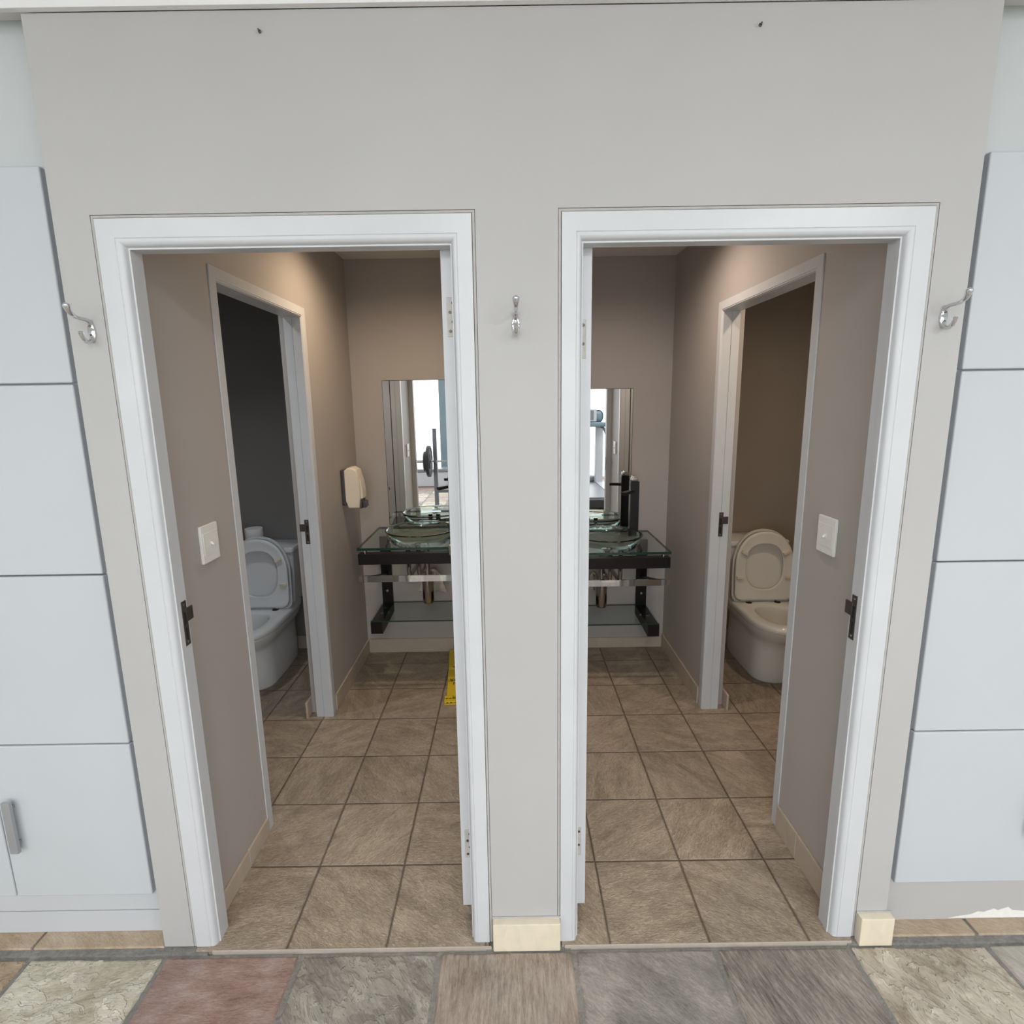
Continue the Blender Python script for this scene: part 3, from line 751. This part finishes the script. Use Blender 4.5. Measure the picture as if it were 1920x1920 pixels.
# ================================================================== SOAP DISPENSER
r = empty('soap_dispenser', (XL, 1.69, 1.05), 'ivory wall soap dispenser with a dark lever beside the left vanity', 'soap dispenser')
MB().box(XL, XL+.024, 1.640, 1.740, 1.068, 1.272, .006).build('back_plate', 'disp_back', r)
poly = [(.022, 1.090), (.036, 1.052), (.098, 1.050), (.101, 1.078), (.106, 1.110), (.108, 1.15), (.106, 1.20), (.098, 1.255), (.090, 1.272), (.064, 1.287), (.040, 1.284), (.022, 1.270)]
def shrink(pl, k, cx_, cz_): return [(cx_+(a-cx_)*k, cz_+(b-cz_)*k) for a, b in pl]
lp = []
for y, k in ((1.638, .93), (1.642, .985), (1.650, 1.), (1.730, 1.), (1.738, .985), (1.742, .93)):
    lp.append([(XL+a, y, b) for a, b in shrink(poly, k, .06, 1.165)])
MB().loft(lp, smooth=True).build('cover', 'disp', r, 30)
q = MB().prism([(.106, 1.105), (.118, 1.108), (.1175, 1.16), (.112, 1.20), (.104, 1.235), (.104, 1.20)], 1.652, 1.728, 'Y')
q.xf(Matrix.Translation((XL, 0, 0))); q.build('front_ridge', 'disp', r)
q = MB().box(XL+.070, XL+.112, 1.648, 1.732, 1.047, 1.098, .006); q.tube([(XL+.104, 1.664, 1.092), (XL+.124, 1.664, 1.080), (XL+.128, 1.664, 1.055)], .007, 10)
q.box(XL+.112, XL+.130, 1.655, 1.725, 1.050, 1.088, .005); q.build('push_lever', 'disp_back', r)

# ================================================================== MIRRORS
def mirror(x0, x1, yw, z0, z1, label):
    r = empty('wall_mirror', ((x0+x1)/2, yw, z0), label, 'mirror', 'mirrors above the vanities')
    mb = MB().box(x0, x1, yw-.006, yw-.0005, z0, z1); mb.build('mirror_glass', 'mirror', r)
    e = MB(); w = .0045
    for a, b, c, d in ((x0-.001, x0+w*.4, z0, z1), (x1-w*.4, x1+.001, z0, z1), (x0, x1, z0-.001, z0+w*.4), (x0, x1, z1-w*.4, z1+.001)):
        e.box(a, b, yw-.0068, yw-.0008, c, d)
    e.build('polished_edge', 'sheet_edge', r)
    return r
mirror(.2165, .700, DL, .878, 1.781, 'frameless wall mirror above the left vanity reflecting a weight bench')
mirror(1.332, 1.765, DR, .815, 1.712, 'frameless wall mirror above the right vanity reflecting a treadmill')

# ================================================================== VANITIES
def vanity(xo, s, yw, zo, side):
    """xo = outer end, s = +1 when the vanity runs towards +x"""
    X = lambda a: xo+s*a
    def bx(mb, a0, a1, y0, y1, z0, z1, bev=.0015, mi=0):
        mb.box(min(X(a0), X(a1)), max(X(a0), X(a1)), y0, y1, zo+z0, zo+z1, bev, mi)
    r = empty('vanity_stand', (X(.31), yw, zo+.29), 'dark wood wall vanity with glass shelves and chrome rail in the %s washroom' % side, 'vanity', 'glass and wood vanities')
    W = .625; yf = yw-.522; yc = yw-.268; xc = X(.311); R0 = .190
    # glass top with a round cut-out
    rect = [(min(X(0), X(W)), yf), (max(X(0), X(W)), yf), (max(X(0), X(W)), yw-.003), (min(X(0), X(W)), yw-.003)]
    n = 96; ro = radial(rect, (xc, yc), n)
    for cnr in rect:
        i = min(range(n), key=lambda k: (ro[k][0]-cnr[0])**2+(ro[k][1]-cnr[1])**2); ro[i] = cnr
    ri = [(xc+R0*math.cos(2*PI*i/n), yc+R0*math.sin(2*PI*i/n)) for i in range(n)]
    zt, zb = zo+.862, zo+.847
    mb = MB()
    A = [(p[0], p[1], zt) for p in ro]; B = [(p[0], p[1], zt) for p in ri]; C = [(p[0], p[1], zb) for p in ri]; D = [(p[0], p[1], zb) for p in ro]
    mb.loft([A, B], False, False, 0, False); mb.loft([C, D], False, False, 0, False); mb.loft([D, A], False, False, 1, False); mb.loft([B, C], False, False, 0, False)
    mb.build('glass_top', ['sheet', 'sheet_edge'], r)
    # front beam
    mb = MB(); bx(mb, .0, W, yf+.008, yf+.062, .764, .826, .003); mb.build('front_beam', 'wenge', r)
    for a0 in (0, W-.068):
        mb = MB(); bx(mb, a0, a0+.068, yw-.022, yw-.002, .290, .800); mb.prism([(yf+.060, zo+.822), (yw-.021, zo+.690), (yw-.021, zo+.615), (yf+.060, zo+.768)], *sorted((X(a0), X(a0+.068))), 'X')
        q = [(yw-.021, .352), (yw-.345, .352), (yw-.345, .284), (yw-.335, .278), (yw-.021, .290)]
        x_a, x_b = sorted((X(a0), X(a0+.068)))
        mb.prism([(y, zo+z) for y, z in q], x_a, x_b, 'X')
        br = mb.build('bracket', 'wenge', r)
        for zz in (.438,):
            bt = MB(); bt.lathe([(.0001, -.0258), (.008, -.025), (.0095, -.022), (.0095, -.020)], (X(a0+.034), yw, zo+zz), 'Y', 14)
            bt.build('bolt', 'satin', br)
        for yy in (yw-.10, yw-.20):
            bt = MB().lathe([(.010, .350), (.010, .3555)], (X(a0+.034), yy, zo), 'Z', 14); bt.build('glass_pad', 'satin', br)
        for yy in (yf+.035,):
            bt = MB().lathe([(.011, .825), (.011, .8495)], (X(a0+.034), yy, zo), 'Z', 14); bt.build('glass_pad', 'satin', br)
    mb = MB(); x_a, x_b = sorted((X(0), X(W)))
    mb.box(x_a, x_b, yw-.342, yw-.024, zo+.3555, zo+.3635)
    sh = mb.build('glass_shelf', 'sheet_grey', r)
    MB().box(x_a, x_b, yw-.3428, yw-.342, zo+.3555, zo+.3635).build('glass_edge', 'sheet_edge', sh); MB().box(x_a, x_b, yw-.024, yw-.0235, zo+.3555, zo+.3635).build('glass_edge', 'sheet_edge', sh)
    # towel rail: flat chrome bar with ends turned back to the wall brackets
    mb = MB(); yr = yf-.012; zr0, zr1 = zo+.672, zo+.708
    path = [(.050, yw-.03), (.012, yf+.13), (.004, yf+.04), (.010, yr+.008), (.028, yr), (W/2, yr), (W-.028, yr), (W-.010, yr+.008), (W-.004, yf+.04), (W-.012, yf+.13), (W-.05, yw-.03)]
    path = [(.004, yr+.012), (.006, yr+.004), (.014, yr), (W/2, yr), (W-.014, yr), (W-.006, yr+.004), (W-.004, yr+.012)]
    t = .0045; n_ = len(path); outer_, inner_ = [], []
    for i, (a, y) in enumerate(path):
        p0 = Vector(path[max(i-1, 0)]); p1 = Vector(path[min(i+1, n_-1)]); d = (p1-p0).normalized(); nn = Vector((d.y, -d.x))
        outer_.append((X(a+nn.x*t), y+nn.y*t)); inner_.append((X(a-nn.x*t), y-nn.y*t))
    lo = [[(*outer_[i], zr0), (*outer_[i], zr1), (*inner_[i], zr1), (*inner_[i], zr0)] for i in range(n_)]
    mb.loft(lo, smooth=False)
    mb.build('towel_rail', 'chrome', r)
    for a in (.034, W-.034):
        st_ = MB().prism([(yr+.003, zo+.697), (yw-.021, zo+.560), (yw-.021, zo+.545), (yr+.003, zo+.682)], *sorted((X(a-.009), X(a+.009))), 'X'); st_.build('rail_arm', 'wenge', r)
    # supply pipes
    for a in (.266, .324):
        mb = MB(); yy = yf+.077
        mb.tube([(X(a), yy, zo+.850), (X(a), yy, zo+.70), (X(a), yy+.012, zo+.675), (X(a), yy+.05, zo+.662), (X(a), yw-.003, zo+.655)], .0125, 14)
        mb.lathe([(.016, .835), (.016, .849)], (X(a), yy, zo), 'Z', 14); mb.build('supply_pipe', 'dark_chrome', r)
    # glass basin
    b = empty('glass_basin', (xc, yc, zo+.79), 'round clear glass basin sunk through the %s vanity top' % side, 'basin', 'glass basins')
    prof = []
    for i in range(13):
        u = i/12; rr = .030+.172*math.sin(u*PI/2)**.92; prof.append((rr, .792+.112*(1-math.cos(u*PI/2))**.98))
    prof += [(.2065, .9065), (.2085, .9095), (.2065, .9120), (.2005, .9115)]
    for i in range(12, -1, -1):
        u = i/12; rr = .028+.163*math.sin(u*PI/2)**.92; prof.append((rr, .801+.106*(1-math.cos(u*PI/2))**.98))
    mb = MB(); mb.lathe([(.024, .794)]+prof+[(.024, .803)], (xc, yc, zo), 'Z', 72)
    # open the bottom hole
    fs = [(f, m, s_) for f, m, s_ in zip(mb.f, mb.m, mb.sm) if len(f) <= 4]
    mb.f, mb.m, mb.sm = [a for a, _, _ in fs], [a for _, a, _ in fs], [a for _, _, a in fs]
    K = len(prof)+2; nn = 72; mb.add([], [])
    for i in range(nn): mb.f.append([i, (i+1) % nn, (K-1)*nn+(i+1) % nn, (K-1)*nn+i]); mb.m.append(0); mb.sm.append(True)
    mb.build('bowl', 'bowl', b, 60)
    mb = MB(); mb.lathe([(.023, .790), (.023, .805), (.034, .8065), (.034, .809), (.026, .8115), (.0001, .812)], (xc, yc, zo), 'Z', 32); mb.build('drain', 'chrome', b)
    mb = MB(); mb.lathe([(.016, .790), (.016, .628), (.020, .626), (.020, .606), (.034, .602), (.034, .455), (.030, .449), (.010, .447), (.0001, .447)], (xc+s*.03, yc, zo), 'Z', 32)
    mb.tube([(xc, yc, zo+.792), (xc+s*.015, yc, zo+.775), (xc+s*.03, yc, zo+.755)], .017, 14)
    mb.tube([(xc+s*.03, yc+.03, zo+.575), (xc+s*.03, yw-.002, zo+.575)], .0155, 14); mb.build('bottle_trap', 'dark_chrome', b)
    # tall mixer
    tx, ty = X(.127) if s < 0 else X(.498), yw-.142
    t_ = empty('basin_mixer', (tx, ty, zo+.862), ('tall matt black mixer tap beside the glass basin on the %s vanity' % side), 'tap', 'tall mixer taps')
    mb = MB().box(tx-.027, tx+.027, ty-.024, ty+.024, zo+.8625, zo+1.205, .003); mb.box(tx-.031, tx+.031, ty-.029, ty+.029, zo+.8622, zo+.868, .002); mb.build('column', 'blackmetal', t_)
    d = -1 if tx > xc else 1
    mb = MB(); p0 = Vector((tx, ty, zo+1.145)); dirv = Vector((xc-tx, yc-ty-.02, 0)).normalized()
    sp = MB().box(0, .105, -.017, .017, -.009, .009, .003); sp.xf(Matrix.Translation(p0) @ Matrix.Rotation(math.atan2(dirv.y, dirv.x), 4, 'Z') @ Matrix.Rotation(math.radians(4), 4, 'Y'))
    sp.build('spout', 'blackmetal', t_)
    mb = MB().box(tx-.020, tx+.020, ty-.020, ty+.020, zo+1.208, zo+1.228, .004); mb.box(tx-.012, tx+.012, ty-.010, ty+.038, zo+1.224, zo+1.236, .003); mb.build('lever', 'satin', t_)
    return r
# xo, direction, wall, height offset
vanity(.146, 1, DL, 0., 'left')
vanity(1.882, -1, DR, -.053, 'right')

# crumpled cloths around the traps
def rag(xc, yc, z, w, h, seed, name, label):
    mb = MB(); nu, nv = 26, 22; vs = []
    for j in range(nv+1):
        for i in range(nu+1):
            u, v = i/nu, j/nv
            a = (u-.5)*2.4
            fold = .011*math.sin(u*17+seed)+.007*math.sin(u*31+v*4+seed)
            rr = .026+w*.5*(.45+.55*v)*abs(a)/1.2
            x = xc+a/1.2*w*.5*(.55+.45*v)+.006*noise.noise(Vector((u*5, v*5, seed)))
            y = yc+fold*(.4+.6*v)+.022*math.cos(a)
            zz = z+h*(1-v)-.030*abs(a/1.2)**2*(1-v)+.012*noise.noise(Vector((u*4, v*3, seed+4)))*v
            vs.append((x, y, zz))
    fs = [(j*(nu+1)+i, j*(nu+1)+i+1, (j+1)*(nu+1)+i+1, (j+1)*(nu+1)+i) for j in range(nv) for i in range(nu)]
    mb.add(vs, fs, 0, True); o = mb.build(name, 'rag', None, 80)
    md = o.modifiers.new('cloth_thickness', 'SOLIDIFY'); md.thickness = .003
    return tag(o, label, 'cloth')
rag(.487, 1.872, .452, .185, .15, 2., 'rag', 'crumpled pale rag hung behind the left basin trap')
rag(1.524, 1.93, .425, .085, .12, 5., 'rag', 'small crumpled pale rag hung behind the right basin trap')
hz = MB(); pts = [(1.585, 1.93, .58), (1.578, 1.925, .545), (1.570, 1.915, .51), (1.560, 1.905, .470)]
hz.tube(pts, .010, 12); hz = hz.build('flexible_hose', 'rag'); tag(hz, 'short braided pinkish hose end hanging behind the right basin trap', 'hose')

# ================================================================== WET FLOOR SIGN
def text_mesh(body, size, align='CENTER'):
    cu = bpy.data.curves.new('lettering', 'FONT'); cu.body = body; cu.size = size; cu.align_x = align; cu.extrude = .0004
    ob = bpy.data.objects.new('lettering', cu); col.objects.link(ob)
    bpy.context.view_layer.update()
    me = bpy.data.meshes.new_from_object(ob.evaluated_get(bpy.context.evaluated_depsgraph_get()))
    vs = [v.co.copy() for v in me.vertices]; fs = [list(p.vertices) for p in me.polygons]
    bpy.data.objects.remove(ob); bpy.data.curves.remove(cu); bpy.data.meshes.remove(me)
    return vs, fs
r = empty('wet_floor_sign', (.705, 1.67, 0), 'yellow caution wet floor sign lying flat on the left washroom tiles', 'sign')
# local: x across, y towards the camera end (handle), z up; then turned so the lettering faces the far wall
Ms = Matrix.Translation((.722, 1.642, 0)) @ Matrix.Rotation(math.radians(4.6), 4, 'Z')
hw, hl = .135, .318
def with_hole(z0, z1, hw0, hw1):
    out = [(-hw0, -hl), (hw0, -hl), (hw1, hl), (-hw1, hl)]
    return out
for k, (z0, z1) in enumerate(((.001, .0115), (.0135, .024))):
    mb = MB()
    # board pieces around the hand slot at the near end
    ys = [(-hl, -hl+.030), (-hl+.062, hl)]
    mb.box(-hw, hw, -hl, -hl+.028, z0, z1, .0025); mb.box(-hw+.012, hw-.012, -hl+.060, hl, z0, z1, .0025)
    mb.box(-hw, -.090, -hl+.024, -hl+.064, z0, z1, .002); mb.box(.090, hw, -hl+.024, -hl+.064, z0, z1, .002)
    if k == 1:
        mb.tube([(-.090, -hl+.060, .024), (-.080, -hl+.074, .0255), (0, -hl+.086, .026), (.080, -hl+.074, .0255), (.090, -hl+.060, .024)], .004, 8)
    mb.xf(Ms); mb.build('sign_board', 'yellow', r)
for body, size, y, wd in (('CAUTION', .044, -.112, .180), ('WET FLOOR', .044, -.070, .222)):
    vs, fs = text_mesh(body, size); ink = MB()
    kx = wd/(max(v.x for v in vs)-min(v.x for v in vs))
    ink.add([Matrix.Translation((0, y, .0245)) @ Matrix.Rotation(PI, 4, 'Z') @ Vector((v.x*kx, v.y, v.z)) for v in vs], fs)
    ink.xf(Ms); ink.build('lettering', 'ink', r)
sy_ = MB(); outer3 = [(0, -.045), (-.100, .080), (.100, .080)]
def tri(k): return [(p[0]*k, .040+(p[1]-.040)*k) for p in outer3]
sy_.add([(a, b, .0247) for a, b in tri(1)]+[(a, b, .0247) for a, b in tri(.72)], [(0, 1, 4, 3), (1, 2, 5, 4), (2, 0, 3, 5)])
sy_.box(-.007, .007, .010, .042, .0243, .0248); sy_.box(-.007, .007, .050, .060, .0243, .0248)
sy_.xf(Ms); sy_.build('warning_symbol', 'ink_red', r)
for x in (-.122, -.103, .103, .122): MB().box(x-.006, x+.006, -hl+.030, -hl+.036, .0236, .0243).xf(Ms).build('hinge_slot', 'ink', r)
for x in (-.118, -.098, .098, .118): MB().box(x-.004, x+.004, -hl-.0006, -hl+.002, .015, .021).xf(Ms).build('hinge_slot', 'ink', r)
MB().box(-.075, .075, -hl-.0006, -hl+.002, .016, .020).xf(Ms).build('hinge_slot', 'ink', r)

# ================================================================== DOWNLIGHTS
def downlight(x, y, energy, color, label, spot=100, blend=.8, zc=HC):
    r = empty('downlight', (x, y, zc), label, 'downlight', 'recessed downlights')
    mb = MB(); mb.lathe([(.030, -.001), (.048, -.003), (.050, -.0005), (.050, .002), (.030, .004)], (x, y, zc), 'Z', 28)
    mb.build('trim_ring', 'lamp_trim', r)
    li = bpy.data.lights.new('downlight_bulb', 'SPOT'); li.energy = energy; li.color = color
    li.spot_size = math.radians(spot); li.spot_blend = blend; li.shadow_soft_size = .025
    lo = bpy.data.objects.new('bulb', li); col.objects.link(lo); lo.parent = r; lo.location = (0, 0, -.012)
    return r
WARM = (1., .74, .49)
downlight(.41, 1.20, 38., (1., .76, .52), 'warm recessed downlight in the left washroom ceiling', 160, 1.)
downlight(1.62, 1.10, 32., (1., .82, .67), 'added warm downlight out of view in the right washroom ceiling', 160, 1.)  # added lamp, raises the brightness of the right washroom
downlight(-.45, 1.00, 27., (.93, .97, 1.), 'added cool downlight out of view in the left toilet ceiling', 120, 1.)  # no lamp known here; added to lift the left toilet
downlight(2.42, .86, 30., (1., .79, .57), 'added warm downlight out of view in the right toilet ceiling', 160, 1.)  # added lamp to brighten the right toilet and its far jamb

def fill_panel(x, y, energy, label):  # unseen panels added to brighten the paving and front wall
    r = empty('fill_panel', (x, y, HG), label, 'fill light', 'added fill panels of the big room')
    mb = MB()
    for a in ((-.31, .31, -.31, -.29), (-.31, .31, .29, .31), (-.31, -.29, -.29, .29), (.29, .31, -.29, .29)): mb.box(x+a[0], x+a[1], y+a[2], y+a[3], HG-.012, HG-.0005)
    mb.build('frame', 'lamp_trim', r)
    li = bpy.data.lights.new('fill_panel_lamp', 'AREA'); li.shape = 'RECTANGLE'; li.size = li.size_y = .58; li.energy = energy; li.color = (.97, .98, 1.)
    lo = bpy.data.objects.new('lamp', li); col.objects.link(lo); lo.parent = r; lo.location = (0, 0, -.008)
for y in (-2.7, -4.6):
    for x, nm, en in ((-1.2, 'left', 22.), (1.0, 'center', 28.), (3.2, 'right', 44.)):
        fill_panel(x, y, en, 'added square fill panel for brightness, %s of the %s row' % (nm, 'near' if y > -3 else 'far'))

# ================================================================== GYM SEEN IN THE MIRRORS
# treadmill
tm = empty('treadmill', (2.30, -3.6, 0), 'grey treadmill seen reflected in the right mirror', 'treadmill')
cx_ = 2.30
MB().box(cx_-.42, cx_+.42, -4.55, -2.74, .03, .17, .02).build('deck', 'gym_silver', tm)
MB().box(cx_-.43, cx_+.43, -2.76, -2.66, .03, .165, .02).build('rear_cap', 'rubber', tm)
MB().box(cx_-.27, cx_+.27, -4.40, -2.75, .172, .186, .005).build('belt', 'gym_grey', tm)
for s in (-1, 1):
    MB().box(cx_+s*.345-.07, cx_+s*.345+.07, -4.45, -2.76, .172, .200, .01).build('side_rail', 'gym_silver', tm)
    MB().box(cx_+s*.325-.075, cx_+s*.325+.075, -4.42, -4.30, .17, 1.21, .03).build('upright', 'gym_silver', tm)
    MB().tube([(cx_+s*.36, -4.34, 1.20), (cx_+s*.36, -4.05, 1.18), (cx_+s*.36, -3.85, 1.10)], .022, 12).build('handrail', 'rubber', tm)
MB().box(cx_-.28, cx_+.28, -4.62, -4.40, .17, .30, .05, 0, 4).build('motor_hood', 'gym_grey', tm)
con = MB().box(cx_-.42, cx_+.42, -4.36, -4.12, 1.20, 1.285, .03).box(cx_-.38, cx_+.38, -4.34, -4.22, 1.27, 1.50, .09, 0, 4).build('console', 'teal_post', tm)
MB().box(cx_-.25, cx_+.25, -4.225, -4.19, 1.295, 1.515, .008).build('screen_frame', 'gym_silver', con)
MB().box(cx_-.10, cx_+.20, -4.192, -4.186, 1.32, 1.49, .002).build('screen', 'gym_grey', con)
# weight bench with rack and barbell
wb = empty('weight_bench', (.35, -2.7, 0), 'grey weight bench with an upright rack seen reflected in the left mirror', 'weight bench')
bx_, by_ = -.13, -2.78
for s in (0, 1):
    x = bx_-.0+s*.95
    u = MB().box(x-.03, x+.03, by_-.03, by_+.03, 0, 1.28, .005); u.box(x-.03, x+.03, by_-.35, by_+.35, 0, .06, .005)
    u.box(x-.02, x+.02, by_+.028, by_+.09, .75, .774, .003); u.box(x-.02, x+.02, by_+.08, by_+.09, .75, .82, .003)
    u.build('upright', 'gym_grey', wb)
MB().box(bx_+.32, bx_+.63, by_-.15, by_+1.0, .45, .52, .03, 0, 3).build('bench_pad', 'pad', wb)
BZ = .79
fr_ = MB().box(bx_+.45, bx_+.50, by_-.3, by_+.9, .38, .45, .004).box(bx_+.44, bx_+.51, by_+.8, by_+.86, 0, .39, .004).box(bx_+.25, bx_+.70, by_+.79, by_+.87, 0, .05, .004)
fr_.box(bx_, bx_+.95, by_-.02, by_+.02, .30, .35, .004); fr_.build('frame', 'gym_grey', wb)
bb = MB().tube([(bx_-.62, by_+.052, BZ), (bx_+1.57, by_+.052, BZ)], .014, 14).tube([(bx_-.62, by_+.052, BZ), (bx_-.05, by_+.052, BZ)], .025, 16).tube([(bx_+1.00, by_+.052, BZ), (bx_+1.57, by_+.052, BZ)], .025, 16)
tag(bb.build('barbell', 'satin'), 'steel barbell resting on the bench rack, seen in the left mirror', 'barbell')
def plate(x, rr, th_, label):
    mb = MB(); p = [(.026, -th_), (rr*.45, -th_), (rr*.5, -th_*.55), (rr*.85, -th_*.55), (rr*.88, -th_), (rr, -th_), (rr, th_), (rr*.88, th_), (rr*.85, th_*.55), (rr*.5, th_*.55), (rr*.45, th_), (.026, th_)]
    mb.lathe(p, (x, by_+.052, BZ), 'X', 36); tag(mb.build('weight_plate', 'rubber'), label, 'weight plate', 'weight plates on the barbell')
plate(bx_-.090, .235, .022, 'large black weight plate on the barbell nearest the rack upright')
plate(bx_-.140, .15, .022, 'smaller black weight plate on the barbell outer end')
sp_ = empty('step_platform', (-1.4, -5.5, 0), 'low grey exercise platform under the bright window, seen in the left mirror', 'platform')
MB().box(-2.4, .2, -5.75, -5.35, .0, .30, .02).build('base', 'gym_silver', sp_); MB().box(-2.42, .22, -5.77, -5.33, .302, .36, .015).build('mat', 'gym_grey', sp_)
struct(MB().box(-.44, -.20, -5.98, -5.86, 0, HG), 'trim_7', 'teal_post', 'blue grey post beside the bright window', 'post')
struct(MB().box(3.02, 3.30, -5.98, -5.70, 0, HG), 'trim_8', 'niche', 'pale column beside the bright window', 'column')

# ================================================================== LIGHT
w = bpy.data.worlds.new('World'); scn.world = w; w.use_nodes = True
bg = w.node_tree.nodes['Background']; bg.inputs[0].default_value = (.93, .97, 1., 1); bg.inputs[1].default_value = 1.0
W_STR = 4.0
bg.inputs[1].default_value = W_STR

# ================================================================== CAMERA
cam = bpy.data.cameras.new('camera'); co = bpy.data.objects.new('camera', cam); col.objects.link(co)
f, sx_, sy_p = 1002.522, -4.231, -22.251
cam.sensor_width = 36; cam.sensor_fit = 'HORIZONTAL'; cam.lens = f/1920*36; cam.clip_start = .02
cam.shift_x = -sx_/1920; cam.shift_y = sy_p/1920
p_, y_, r_ = -.17858230, -.00019876, .01518944
Rm = Matrix.Rotation(y_, 3, 'Z') @ Matrix.Rotation(p_, 3, 'X') @ Matrix.Rotation(r_, 3, 'Y')
right, fwd, up = Rm.col[0], Rm.col[1], Rm.col[2]
B = Matrix((right, up, -fwd)).transposed()
co.matrix_world = Matrix.Translation((.988735, -1.379952, 1.630757)) @ B.to_4x4()
scn.camera = co
vs_ = scn.view_settings; vs_.view_transform = 'Standard'; vs_.look = 'None'; vs_.gamma = 1; vs_.exposure = 0.0; vs_.use_curve_mapping = False
